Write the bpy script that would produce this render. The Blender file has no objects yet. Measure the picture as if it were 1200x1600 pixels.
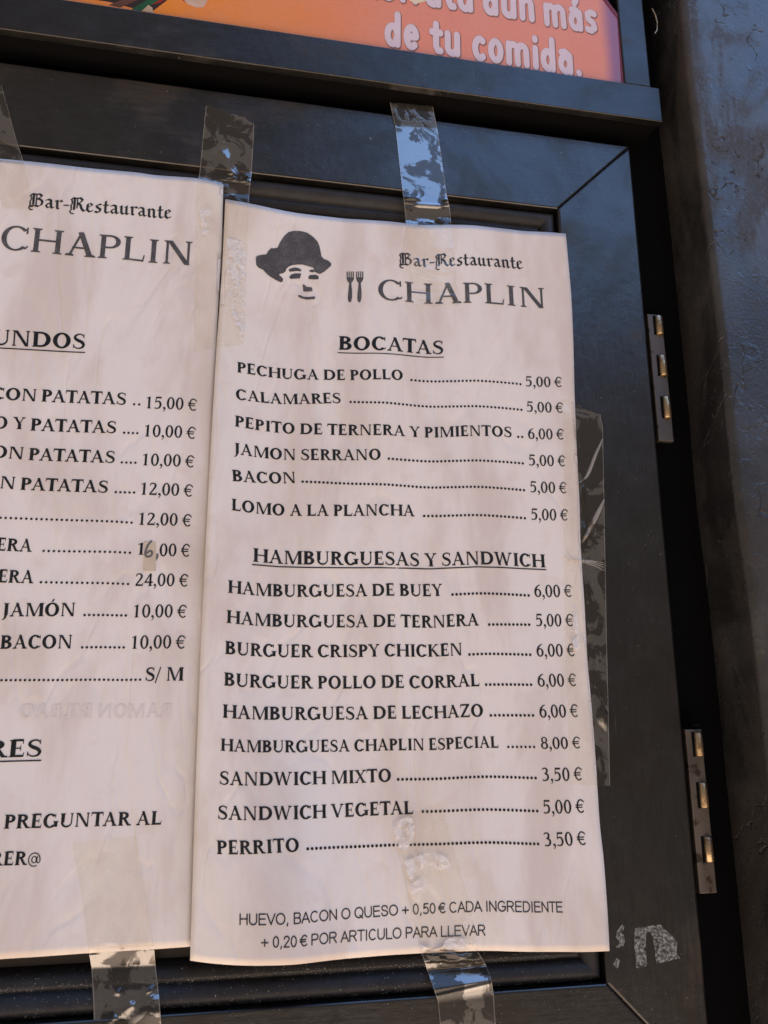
import bpy, bmesh, math, random
import numpy as np
from mathutils import Vector, Matrix
from mathutils.geometry import delaunay_2d_cdt

random.seed(7)
MM = 0.001
scene = bpy.context.scene
COL = scene.collection

# ------------------------------------------------------------------ camera
# millimetres: x to the right along the window, y into the wall, z up;
# the origin is the upper right corner of the glazed opening in the leaf
CAM_POS = (-137.4506, -298.368, -222.1083)
YAW, PITCH, ROLL, FOCAL = 0.184773, 0.241943, -0.0026946, 1231.865


def cam_axes():
    cy, sy = math.cos(YAW), math.sin(YAW)
    cp, sp = math.cos(PITCH), math.sin(PITCH)
    f = np.array([sy * cp, cy * cp, sp])
    r = np.array([cy, -sy, 0.0])
    u = np.cross(r, f)
    cr, sr = math.cos(ROLL), math.sin(ROLL)
    return r * cr + u * sr, -r * sr + u * cr, f


AX_R, AX_U, AX_F = cam_axes()
CP = np.array(CAM_POS)
cam = bpy.data.cameras.new('camera')
cam_ob = bpy.data.objects.new('camera', cam)
COL.objects.link(cam_ob)
cam.sensor_fit = 'VERTICAL'
cam.sensor_height = 36.0
cam.sensor_width = 27.0
cam.lens = FOCAL / 1600.0 * 36.0
cam.clip_start = 0.01
cam.clip_end = 200.0
m = Matrix((AX_R, AX_U, -AX_F)).transposed().to_4x4()
m.translation = Vector(CAM_POS) * MM
cam_ob.matrix_world = m
cam.dof.use_dof = True
cam.dof.focus_distance = 0.31
cam.dof.aperture_fstop = 28.0
scene.camera = cam_ob

# ------------------------------------------------------------------ world: sky over a dark street front
SUN_EL, SUN_AZ = math.radians(50), math.radians(150)     # the sun is behind the house: the window is in open shade
w = bpy.data.worlds.new('World')
scene.world = w
w.use_nodes = True
nt = w.node_tree
nt.nodes.clear()


def wn(kind, **kw):
    n = nt.nodes.new(kind)
    for k, v in kw.items():
        setattr(n, k, v)
    return n


def wmath(op, a, b=None, clamp=False):
    n = wn('ShaderNodeMath', operation=op, use_clamp=clamp)
    for i, v in enumerate((a, b)):
        if v is None:
            continue
        if isinstance(v, (int, float)):
            n.inputs[i].default_value = v
        else:
            nt.links.new(v, n.inputs[i])
    return n.outputs[0]


sky = wn('ShaderNodeTexSky', sky_type='NISHITA', sun_disc=False, sun_elevation=SUN_EL,
         sun_rotation=math.pi - SUN_AZ, air_density=1.0, dust_density=0.3, ozone_density=2.5)
bg_sky = wn('ShaderNodeBackground')
bg_sky.inputs['Strength'].default_value = 0.15
nt.links.new(sky.outputs[0], bg_sky.inputs['Color'])
tc = wn('ShaderNodeTexCoord')
sep = wn('ShaderNodeSeparateXYZ')
nt.links.new(tc.outputs['Generated'], sep.inputs[0])
X, Y, Z = sep.outputs
az = wmath('ARCTAN2', X, wmath('MULTIPLY', Y, -1.0))
el = wmath('ARCSINE', Z)
nz = wn('ShaderNodeTexNoise')
nz.inputs['Scale'].default_value = 9.0
nz.inputs['Detail'].default_value = 3.0
nt.links.new(tc.outputs['Generated'], nz.inputs['Vector'])
rag = wmath('MULTIPLY', wmath('SUBTRACT', nz.outputs[0], 0.5), 0.35)
# the near house front to the left hides the sky up to 70 degrees; to the right roofs end at about 25 degrees
ramp = wn('ShaderNodeMapRange', interpolation_type='SMOOTHSTEP')
nt.links.new(wmath('ADD', az, wmath('MULTIPLY', rag, 0.25)), ramp.inputs[0])
ramp.inputs[1].default_value = math.radians(2)
ramp.inputs[2].default_value = math.radians(12)
ramp.inputs[3].default_value = math.radians(62)
ramp.inputs[4].default_value = math.radians(28)
over = wmath('SUBTRACT', wmath('ADD', el, wmath('MULTIPLY', rag, 0.3)), ramp.outputs[0])
mask = wn('ShaderNodeMapRange', interpolation_type='SMOOTHSTEP')
nt.links.new(over, mask.inputs[0])
mask.inputs[1].default_value = -0.02
mask.inputs[2].default_value = 0.03
# house fronts opposite and the paving below them
gr = wn('ShaderNodeMapRange')
nt.links.new(el, gr.inputs[0])
gr.inputs[1].default_value = -0.75
gr.inputs[2].default_value = -0.35
mixc = wn('ShaderNodeMix', data_type='RGBA')
nt.links.new(gr.outputs[0], mixc.inputs['Factor'])
mixc.inputs['A'].default_value = (0.70, 0.53, 0.41, 1)
mixc.inputs['B'].default_value = (0.062, 0.052, 0.045, 1)
vary = wn('ShaderNodeMix', data_type='RGBA', blend_type='MULTIPLY')
vary.inputs['Factor'].default_value = 0.6
nt.links.new(mixc.outputs['Result'], vary.inputs['A'])
nt.links.new(nz.outputs[0], vary.inputs['B'])
bg_st = wn('ShaderNodeBackground')
bg_st.inputs['Strength'].default_value = 1.0
nt.links.new(vary.outputs['Result'], bg_st.inputs['Color'])
mx = wn('ShaderNodeMixShader')
nt.links.new(mask.outputs[0], mx.inputs[0])
nt.links.new(bg_st.outputs[0], mx.inputs[1])
nt.links.new(bg_sky.outputs[0], mx.inputs[2])
wo = wn('ShaderNodeOutputWorld')
nt.links.new(mx.outputs[0], wo.inputs[0])

sun = bpy.data.lights.new('sun', 'SUN')
sun.energy = 3.0
sun.angle = math.radians(0.5)
sun.color = (1.0, 0.93, 0.84)
sun_ob = bpy.data.objects.new('sun', sun)
COL.objects.link(sun_ob)
sd = Vector((math.cos(SUN_EL) * math.sin(SUN_AZ), -math.cos(SUN_EL) * math.cos(SUN_AZ), math.sin(SUN_EL)))
sun_ob.rotation_euler = sd.to_track_quat('Z', 'Y').to_euler()
sun_ob.location = sd * 3

vs = scene.view_settings
scene.display_settings.display_device = 'sRGB'
vs.view_transform = 'Standard'
vs.look = 'None'
vs.gamma = 1.0
vs.use_curve_mapping = False
vs.exposure = 2.4
scene.render.engine = 'CYCLES'
scene.cycles.use_denoising = True
scene.cycles.max_bounces = 10
scene.cycles.transparent_max_bounces = 12
scene.cycles.caustics_reflective = False


# ------------------------------------------------------------------ measuring
def back(px, py, y):
    """point of the plane at depth y seen at a pixel of the photograph"""
    d = AX_F + AX_R * (px - 600) / FOCAL - AX_U * (py - 800) / FOCAL
    t = (y - CP[1]) / d[1]
    return CP + d * t


def proj(p):
    d = np.asarray(p) - CP
    f = d @ AX_F
    return np.array([600 + FOCAL * (d @ AX_R) / f, 800 - FOCAL * (d @ AX_U) / f])


# ------------------------------------------------------------------ objects
def link(name, me, mat=None, parent=None):
    o = bpy.data.objects.new(name, me)
    COL.objects.link(o)
    if mat is not None:
        me.materials.append(mat)
    if parent is not None:
        o.parent = parent
        o.matrix_parent_inverse = Matrix.Translation(-Vector(parent.location))
    return o


def mesh(name, verts, faces, mat=None, parent=None, smooth=False):
    me = bpy.data.meshes.new(name)
    me.from_pydata([(v[0] * MM, v[1] * MM, v[2] * MM) for v in verts], [], faces)
    me.validate()
    if smooth:
        me.polygons.foreach_set('use_smooth', [True] * len(me.polygons))
    me.update()
    return link(name, me, mat, parent)


def bm_obj(name, bm, mat, parent=None, smooth=False):
    me = bpy.data.meshes.new(name)
    bmesh.ops.scale(bm, vec=(MM, MM, MM), verts=bm.verts)
    bmesh.ops.recalc_face_normals(bm, faces=bm.faces)
    bm.to_mesh(me)
    bm.free()
    if smooth:
        me.polygons.foreach_set('use_smooth', [True] * len(me.polygons))
    return link(name, me, mat, parent)


def thing(name, label, cat, loc=(0, 0, 0), group=None):
    o = bpy.data.objects.new(name, None)
    o.empty_display_size = 0.02
    COL.objects.link(o)
    o.location = Vector(loc) * MM
    tag(o, label, cat, group)
    return o


def tag(o, label, cat, group=None, kind=None):
    o['label'] = label
    o['category'] = cat
    if group:
        o['group'] = group
    if kind:
        o['kind'] = kind
    return o


def slab(bm, poly, y0, y1, bev=0.0, seg=2):
    """a plate with an outline in x, z from depth y0 (front) to y1"""
    n = len(poly)
    a = [bm.verts.new((p[0], y0, p[1])) for p in poly]
    b = [bm.verts.new((p[0], y1, p[1])) for p in poly]
    fs = [bm.faces.new(a), bm.faces.new(b[::-1])]
    for i in range(n):
        fs.append(bm.faces.new((a[i], b[i], b[(i + 1) % n], a[(i + 1) % n])))
    bmesh.ops.recalc_face_normals(bm, faces=fs)
    if isinstance(bev, (list, tuple)):
        # one chamfer width per side of the outline
        pairs = [(bm.edges.get((a[i], a[(i + 1) % n])), w_) for i, w_ in enumerate(bev)]
        lay = bm.edges.layers.float.get('bevel_weight_edge') or bm.edges.layers.float.new('bevel_weight_edge')
        pairs = [(bm.edges.get((a[i], a[(i + 1) % n])), w_) for i, w_ in enumerate(bev)]
        for e, w_ in pairs:
            e[lay] = w_ / max(bev)
        bmesh.ops.bevel(bm, geom=[e for e, _ in pairs], offset=max(bev), segments=seg, profile=0.5, affect='EDGES', offset_type='WIDTH')
    elif bev:
        es = {e for f in fs[:1] for e in f.edges}
        bmesh.ops.bevel(bm, geom=list(es), offset=bev, segments=seg, profile=0.5, affect='EDGES')


def plate(name, poly, y0, y1, mat, parent=None, bev=0.0, seg=2):
    bm = bmesh.new()
    slab(bm, poly, y0, y1, bev, seg)
    return bm_obj(name, bm, mat, parent)


# ------------------------------------------------------------------ materials
class NT:
    def __init__(self, name):
        self.m = bpy.data.materials.new(name)
        self.m.use_nodes = True
        self.t = self.m.node_tree
        self.t.nodes.clear()
        self.out = self.t.nodes.new('ShaderNodeOutputMaterial')

    def n(self, kind, ins=None, **kw):
        nd = self.t.nodes.new(kind)
        for k, v in kw.items():
            setattr(nd, k, v)
        for k, v in (ins or {}).items():
            self.set(nd, k, v)
        return nd

    def set(self, nd, k, v):
        s = nd.inputs[k]
        if isinstance(v, bpy.types.NodeSocket):
            self.t.links.new(v, s)
        else:
            s.default_value = v

    def math(self, op, a, b=0.0, c=0.0, clamp=False):
        nd = self.n('ShaderNodeMath', operation=op, use_clamp=clamp)
        for i, v in enumerate((a, b, c)):
            self.set(nd, i, v)
        return nd.outputs[0]

    def coord(self, scale=(1, 1, 1)):
        """position in metres, the same for every part of a thing"""
        g = self.n('ShaderNodeTexCoord')
        mp = self.n('ShaderNodeMapping', {'Vector': g.outputs['Object'], 'Scale': scale})
        return mp.outputs[0]

    def noise(self, vec, scale, detail=4, rough=0.55, dist=0.0):
        return self.n('ShaderNodeTexNoise', {'Vector': vec, 'Scale': scale, 'Detail': detail,
                                             'Roughness': rough, 'Distortion': dist}).outputs[0]

    def ramp(self, fac, a, b, lo=0.0, hi=1.0, smooth=True):
        nd = self.n('ShaderNodeMapRange', {'Value': fac, 1: a, 2: b, 3: lo, 4: hi})
        nd.interpolation_type = 'SMOOTHSTEP' if smooth else 'LINEAR'
        return nd.outputs[0]

    def mix(self, fac, a, b, mode='MIX'):
        nd = self.n('ShaderNodeMix', data_type='RGBA', blend_type=mode)
        self.set(nd, 'Factor', fac)
        for k, v in (('A', a), ('B', b)):
            self.set(nd, k, v if isinstance(v, bpy.types.NodeSocket) else (*v, 1))
        return nd.outputs['Result']

    def bump(self, h, strength, dist, normal=None):
        ins = {'Height': h, 'Strength': strength, 'Distance': dist}
        if normal is not None:
            ins['Normal'] = normal
        return self.n('ShaderNodeBump', ins).outputs[0]

    def principled(self, **kw):
        nd = self.n('ShaderNodeBsdfPrincipled')
        for k, v in kw.items():
            k = k.replace('_', ' ')
            if k == 'Base Color' and not isinstance(v, bpy.types.NodeSocket):
                v = (*v, 1)
            self.set(nd, k, v)
        self.t.links.new(nd.outputs[0], self.out.inputs[0])
        return nd


def flat_mat(name, col, rough=0.6, metal=0.0, spec=0.3, var=0.15, scale=300):
    t = NT(name)
    nz = t.noise(t.coord(), scale)
    c = t.mix(nz, tuple(x * (1 - var) for x in col), tuple(min(1, x * (1 + var)) for x in col))
    t.principled(Base_Color=c, Roughness=rough, Metallic=metal, Specular_IOR_Level=spec)
    return t.m


def metal_mat(name, base=0.1, streak=(60, 60, 6), warm=1.0, rough=0.2):
    """dark anodised metal: brushed along one direction, blotchy with hand grease, a few bright nicks"""
    t = NT(name)
    v = t.coord()
    vs_ = t.coord(streak)
    s1 = t.noise(vs_, 9.0, 6, 0.7)
    blotch = t.noise(v, 22.0, 5, 0.6, 0.8)
    fine = t.noise(v, 260.0, 3)
    c = t.mix(s1, (base * .72, base * .71, base * .72), (base * 1.15, base * 1.15, base * 1.15))
    c = t.mix(t.ramp(blotch, .42, .66, 0, .9), c, (base * .78 * warm, base * .72, base * .64), 'MIX')
    nick = t.ramp(t.noise(v, 420.0, 2, .5), .735, .77)
    nick = t.math('MULTIPLY', nick, t.ramp(t.noise(v, 30.0, 2), .45, .6))
    c = t.mix(t.math('MULTIPLY', nick, .7), c, (.42, .40, .37))
    # hairline scratches
    sc = t.n('ShaderNodeMapping', {'Vector': v, 'Rotation': (0, .7, 0), 'Scale': (1, 1, .03)}).outputs[0]
    scr = t.math('MULTIPLY', t.ramp(t.noise(sc, 900.0, 2, .5), .70, .73), t.ramp(t.noise(v, 40.0, 3), .56, .64))
    sd2 = t.n('ShaderNodeMapping', {'Vector': v, 'Rotation': (0, -.25, 0), 'Scale': (1, 1, .04)}).outputs[0]
    scr = t.math('MAXIMUM', scr, t.math('MULTIPLY', t.ramp(t.noise(sd2, 700.0, 2, .5), .70, .73), t.ramp(t.noise(v, 31.0, 3), .56, .64)))
    c = t.mix(t.math('MULTIPLY', scr, .4), c, (.24, .22, .20))
    r = t.math('ADD', t.math('MULTIPLY', blotch, .3), rough - .14)
    r = t.math('ADD', r, t.math('MULTIPLY', s1, .14))
    h = t.math('ADD', t.math('MULTIPLY', s1, .35), t.math('MULTIPLY', fine, .35))
    h = t.math('ADD', h, t.math('MULTIPLY', blotch, 1.1))
    # a thin film of street dust
    film = t.math('MULTIPLY', t.ramp(t.noise(v, 48.0, 5, .7, .4), .38, .72), t.ramp(fine, .3, .65, .4, 1))
    c = t.mix(t.math('MULTIPLY', film, .05), c, (.20, .19, .18))
    # rubbed patches where the coating has gone brown and dull
    worn = t.math('MULTIPLY', t.ramp(t.noise(v, 15.0, 4, .6, .5), .54, .68), t.ramp(s1, .35, .65, .25, 1))
    c = t.mix(worn, c, (base * .82, base * .62, base * .45))
    r = t.math('ADD', r, t.math('MULTIPLY', worn, .22))
    t.principled(Base_Color=c, Roughness=r, Metallic=t.math('SUBTRACT', t.math('SUBTRACT', .93, t.math('MULTIPLY', nick, .8), 0.0), t.math('ADD', t.math('MULTIPLY', worn, .5), t.math('MULTIPLY', film, .1)), clamp=True),
                 Normal=t.bump(h, .35, .0006))
    return t.m


M_RAIL = metal_mat('dark_metal_lengthwise', .085, (7, 60, 70))
M_STILE = metal_mat('dark_metal_upright', .085, (70, 60, 7))
M_BEAD = flat_mat('bead_metal', (.042, .043, .048), .55, .4, .5, .5, 160)
M_FAN = metal_mat('fanlight_metal', .075, (10, 60, 50), rough=.24)
M_JAMB = flat_mat('jamb_black', (.0035, .0035, .004), .8, spec=.06)
M_BRASS = None


# ------------------------------------------------------------------ lettering
# every glyph is a list of simple polygons in units of 1/700 of the capital height
S, T, SH, SE = 174, 86, 46, 54
IT = 1.0


def quad(*p):
    return [tuple(q) for q in p]


def vstem(x, y0=0, y1=700, w=None, b='lr', t='lr', e=None):
    w = S if w is None else w
    e = SE if e is None else e
    out = [quad((x, y0), (x + w, y0), (x + w, y1), (x, y1))]
    for s, y, d in ((b, y0, 1), (t, y1, -1)):
        if not s:
            continue
        l = e if 'l' in s else 0
        r = e if 'r' in s else 0
        out.append(quad((x - l, y), (x + w + r, y), (x + w + r, y + d * SH * .7), (x - l, y + d * SH * .7)))
        out.append(quad((x - l, y + d * SH * .6), (x + w + r, y + d * SH * .6), (x + w + r * .12, y + d * SH * 1.0), (x - l * .12, y + d * SH * 1.0)))
        out.append(quad((x - l * .14, y + d * SH * .95), (x + w + r * .14, y + d * SH * .95), (x + w, y + d * SH * 1.6), (x, y + d * SH * 1.6)))
    return out


def diag(x0, y0, x1, y1, wd):
    return [quad((x0, y0), (x0 + wd, y0), (x1 + wd, y1), (x1, y1))]


def foot(x0, x1, y, d):
    return [quad((x0, y), (x1, y), (x1, y + d * SH * .75), (x0, y + d * SH * .75)),
            quad((x0, y + d * SH * .6), (x1, y + d * SH * .6), (x1 - (x1 - x0) * .2, y + d * SH * 1.5), (x0 + (x1 - x0) * .2, y + d * SH * 1.5))]


def ring(cx, cy, rx, ry, tx, ty, a0=0, a1=360, n=30, icx=0, icy=0):
    out = []
    for i in range(n):
        a, c = math.radians(a0 + (a1 - a0) * i / n), math.radians(a0 + (a1 - a0) * (i + 1) / n)
        out.append(quad((cx + rx * math.cos(a), cy + ry * math.sin(a)), (cx + rx * math.cos(c), cy + ry * math.sin(c)),
                        (cx + icx + (rx - tx) * math.cos(c), cy + icy + (ry - ty) * math.sin(c)),
                        (cx + icx + (rx - tx) * math.cos(a), cy + icy + (ry - ty) * math.sin(a))))
    return out


def bar(x0, x1, y, h=None):
    h = T if h is None else h
    return [quad((x0, y), (x1, y), (x1, y + h), (x0, y + h))]


def crom(pts, n=7):
    out = []
    P = [pts[0]] + list(pts) + [pts[-1]]
    for i in range(1, len(P) - 2):
        p0, p1, p2, p3 = (np.array(P[k], float) for k in (i - 1, i, i + 1, i + 2))
        for j in range(n):
            t = j / n
            out.append(.5 * (2 * p1 + (p2 - p0) * t + (2 * p0 - 5 * p1 + 4 * p2 - p3) * t * t + (3 * p1 - p0 - 3 * p2 + p3) * t ** 3))
    out.append(np.array(pts[-1], float))
    return out


def pen(pts, n=7):
    """a smooth stroke through (x, y, width) points"""
    c = crom(pts, n)
    L, R = [], []
    for i, p in enumerate(c):
        a, b = c[max(0, i - 1)], c[min(len(c) - 1, i + 1)]
        d = b[:2] - a[:2]
        d = d / (np.hypot(*d) + 1e-9)
        nn = np.array([-d[1], d[0]]) * p[2] / 2
        L.append(tuple(p[:2] + nn))
        R.append(tuple(p[:2] - nn))
    return [quad(L[i], L[i + 1], R[i + 1], R[i]) for i in range(len(c) - 1)]


def bowl(xl, xc, xr, y0, y1, s=None, t=None):
    s = S * 1.04 if s is None else s
    t = T if t is None else t
    return bar(xl, xc + 1, y0, t) + bar(xl, xc + 1, y1 - t, t) + ring(xc, (y0 + y1) / 2, xr - xc, (y1 - y0) / 2, s, t, -90, 90, 16)


def dot(x, y, r, n=12):
    return [[(x + r * math.cos(2 * math.pi * k / n), y + r * math.sin(2 * math.pi * k / n)) for k in range(n)]]


def g_O(cx=410, rx=365):
    return ring(cx, 350, rx, 366, S * 1.06, T * .95, 0, 360, 44)


def g_C(x=40):
    return (ring(x + 345, 350, 345, 366, S * 1.06, T * .95, 42, 318, 36)
            + [quad((x + 575, 500), (x + 615, 500), (x + 622, 690), (x + 585, 690))]
            + pen([(x + 560, 640, 60), (x + 600, 585, 34), (x + 612, 510, 22)], 3)
            + pen([(x + 560, 62, 50), (x + 610, 100, 44), (x + 640, 150, 36)], 3))


def g_S(x=55):
    return (pen([(x + 432, 520, 30), (x + 415, 600, 44), (x + 330, 668, 58), (x + 215, 672, 66), (x + 90, 600, 92), (x + 80, 480, 118),
                 (x + 190, 392, 138), (x + 340, 320, 140), (x + 430, 210, 120), (x + 395, 85, 92), (x + 265, 22, 62),
                 (x + 130, 38, 52), (x + 45, 110, 42), (x + 20, 205, 30)], 6)
            + [quad((x + 418, 505), (x + 448, 505), (x + 452, 690), (x + 424, 690)), quad((x + 2, 15), (x + 30, 15), (x + 34, 210), (x + 6, 210))])


def g_A():
    return (diag(95, 0, 355, 700, 62) + diag(560, 0, 300, 700, 142) + bar(180, 600, 225, 50) + foot(25, 235, 0, 1) + foot(500, 765, 0, 1)
            + [quad((300, 695), (442, 695), (420, 722), (330, 712))])


def euro():
    return (ring(330, 345, 248, 352, 88, 62, 48, 312, 30) + bar(20, 445, 376, 54) + bar(20, 425, 258, 54)
            + pen([(495, 600, 60), (505, 560, 40), (510, 500, 24)], 3))


def alphabet():
  g = {
    'A': (778, g_A()),
    'B': (667, vstem(95, b='l', t='l') + bowl(200, 340, 575, 360, 700, S) + bowl(200, 350, 630, 0, 392, S * 1.08)),
    'C': (722, g_C()),
    'D': (833, vstem(95, b='l', t='l') + bowl(200, 400, 790, 0, 700, S * 1.08)),
    'E': (611, vstem(95, b='l', t='l') + bar(150, 540, 0) + bar(150, 520, 644) + bar(150, 440, 335, 50)
          + [quad((505, 0), (548, 0), (570, 190), (545, 190)), quad((480, 700), (522, 700), (530, 530), (505, 530)), quad((418, 250), (446, 250), (446, 470), (418, 470))]),
    'F': (556, vstem(95, t='l') + bar(150, 500, 644) + bar(150, 430, 330, 50)
          + [quad((470, 700), (512, 700), (520, 530), (495, 530)), quad((408, 250), (436, 250), (436, 465), (408, 465))]),
    'G': (833, g_C() + vstem(590, 40, 320, S, b='', t='lr')),
    'H': (833, vstem(95) + vstem(612) + bar(200, 640, 335, 54)),
    'I': (389, vstem(132)),
    'J': (389, vstem(135, 60, 700, b='') + pen([(198, 90, 126), (185, -40, 104), (120, -130, 62), (30, -165, 40)], 5)),
    'K': (778, vstem(95) + diag(200, 330, 520, 700, 70) + diag(570, 0, 260, 395, 160) + foot(470, 670, 700, -1) + foot(530, 770, 0, 1)),
    'L': (611, vstem(95, b='l') + bar(150, 560, 0) + [quad((520, 0), (563, 0), (590, 200), (562, 200))]),
    'M': (1000, vstem(120, w=62, t='l') + vstem(770, w=S, t='r') + diag(440, 0, 150, 700, 132) + diag(470, 10, 770, 700, 62)
          + [quad((440, 0), (560, 0), (545, 60), (455, 60))]),
    'N': (833, vstem(115, w=62, t='l') + vstem(655, y0=0, w=62, b='') + diag(600, -10, 130, 700, 140)),
    'O': (833, g_O(416, 368)),
    'P': (611, vstem(95, t='l') + bowl(200, 320, 580, 300, 700, S)),
    'Q': (833, g_O(416, 368) + pen([(410, 20, 60), (520, -60, 90), (660, -150, 90), (850, -170, 36)], 5)),
    'R': (722, vstem(95, t='l') + bowl(200, 330, 590, 335, 700, S) + diag(520, 0, 290, 360, 150) + foot(560, 735, 0, 1)),
    'S': (580, g_S()),
    'T': (667, vstem(270, t='') + bar(30, 640, 644) + [quad((18, 530), (44, 530), (72, 700), (28, 700)), quad((626, 530), (652, 530), (642, 700), (598, 700))]),
    'U': (778, vstem(105, 240, 700, b='') + vstem(610, 240, 700, w=60, b='') + ring(388, 250, 283, 262, 0, 0, 180, 360, 1)
          + ring(388, 250, 283, 264, 100, 84, 180, 270, 12, 14) + ring(388, 250, 282, 264, 62, 84, 270, 360, 12, 0)),
    'V': (760, diag(320, 0, 60, 700, 142) + diag(350, 0, 620, 700, 60) + foot(0, 260, 700, -1) + foot(540, 750, 700, -1)
          + [quad((320, 0), (412, 0), (400, -14), (345, -14))]),
    'W': (1050, diag(250, 0, 60, 700, 136) + diag(275, 0, 480, 700, 58) + diag(650, 0, 430, 700, 136) + diag(680, 0, 900, 700, 58) + foot(0, 255, 700, -1) + foot(830, 1040, 700, -1)),
    'X': (700, diag(485, 0, 70, 700, 150) + diag(75, 0, 555, 700, 62) + foot(15, 280, 700, -1) + foot(480, 690, 700, -1) + foot(10, 220, 0, 1) + foot(420, 690, 0, 1)),
    'Y': (700, vstem(290, 0, 330, t='') + diag(290, 320, 55, 700, 140) + diag(350, 320, 560, 700, 60) + foot(0, 260, 700, -1) + foot(480, 690, 700, -1)),
    'Z': (667, bar(60, 610, 0) + bar(80, 620, 644) + diag(50, 30, 460, 670, 150)
          + [quad((570, 0), (612, 0), (630, 190), (604, 190)), quad((68, 700), (108, 700), (84, 520), (58, 520))]),
    '0': (500, ring(250, 340, 218, 354, 116, 58, 0, 360, 34)),
    '1': (500, vstem(195, 0, 640, w=116, t='') + [quad((200, 640), (311, 690), (311, 600), (195, 560)), quad((90, 590), (200, 640), (215, 590), (100, 560))]),
    '2': (500, pen([(62, 520, 40), (110, 630, 62), (230, 655, 62), (345, 590, 96), (350, 470, 108), (250, 300, 84), (70, 60, 70)], 6) + bar(50, 440, 0, 86)
          + [quad((400, 0), (442, 0), (462, 170), (430, 170))]),
    '3': (500, pen([(70, 580, 50), (150, 650, 54), (270, 645, 70), (340, 560, 98), (300, 430, 80), (180, 365, 44)], 6)
          + pen([(180, 372, 44), (310, 350, 76), (385, 240, 108), (350, 95, 92), (220, 15, 56), (60, 40, 66)], 6)),
    '4': (500, vstem(285, 0, 680, w=112, t='') + bar(20, 480, 170, 72) + diag(25, 200, 300, 680, 70)),
    '5': (500, bar(110, 430, 595, 88) + diag(82, 340, 112, 660, 50) + pen([(95, 350, 50), (200, 425, 60), (330, 390, 92), (385, 240, 112), (340, 85, 92), (210, 15, 54), (60, 45, 64)], 6)),
    '6': (500, ring(255, 215, 216, 232, 114, 56, 0, 360, 30) + pen([(420, 672, 30), (280, 610, 60), (150, 470, 100), (100, 300, 116), (97, 210, 114)], 6)),
    '8': (500, ring(250, 510, 182, 182, 96, 54, 0, 360, 26) + ring(250, 180, 216, 198, 112, 56, 0, 360, 28)),
    ',': (205, dot(98, 55, 66) + pen([(150, 55, 30), (152, -20, 46), (100, -110, 36), (40, -160, 16)], 4)),
    '.': (250, dot(125, 62, 70)),
    '/': (330, diag(-20, -120, 250, 720, 62)),
    '+': (606, bar(50, 556, 225, 60) + [quad((273, 0), (333, 0), (333, 510), (273, 510))]),
    '€': (560, euro()),
    '@': (760, ring(380, 270, 345, 370, 58, 52, -10, 300, 36) + ring(370, 270, 160, 190, 66, 44, 0, 360, 24)
          + pen([(545, 450, 56), (520, 250, 60), (560, 120, 56), (660, 130, 44), (722, 250, 42)], 5)),
    ' ': (250, []),
  }
  g['Ó'] = (833, g['O'][1] + diag(360, 760, 440, 900, 90))
  return g


G = alphabet()
S, T = 118, 54
G_LIGHT = alphabet()


def nib(pts, a=38, wd=108, hair=28):
    """broad pen strokes: every segment swept by a slanted nib"""
    dx, dy = math.cos(math.radians(a)) * wd / 2, math.sin(math.radians(a)) * wd / 2
    hx, hy = -math.sin(math.radians(a)) * hair / 2, math.cos(math.radians(a)) * hair / 2
    nb = [(-dx - hx, -dy - hy), (dx - hx, dy - hy), (dx + hx, dy + hy), (-dx + hx, -dy + hy)]
    out = []
    for p, q in zip(pts[:-1], pts[1:]):
        pts8 = [(p[0] + x, p[1] + y) for x, y in nb] + [(q[0] + x, q[1] + y) for x, y in nb]
        out.append(hull(pts8))
    return out


def hull(P):
    P = sorted(set(P))

    def half(pp):
        h = []
        for p in pp:
            while len(h) > 1 and (h[-1][0] - h[-2][0]) * (p[1] - h[-2][1]) - (h[-1][1] - h[-2][1]) * (p[0] - h[-2][0]) <= 0:
                h.pop()
            h.append(p)
        return h
    a, b = half(P), half(P[::-1])
    return a[:-1] + b[:-1]


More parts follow.
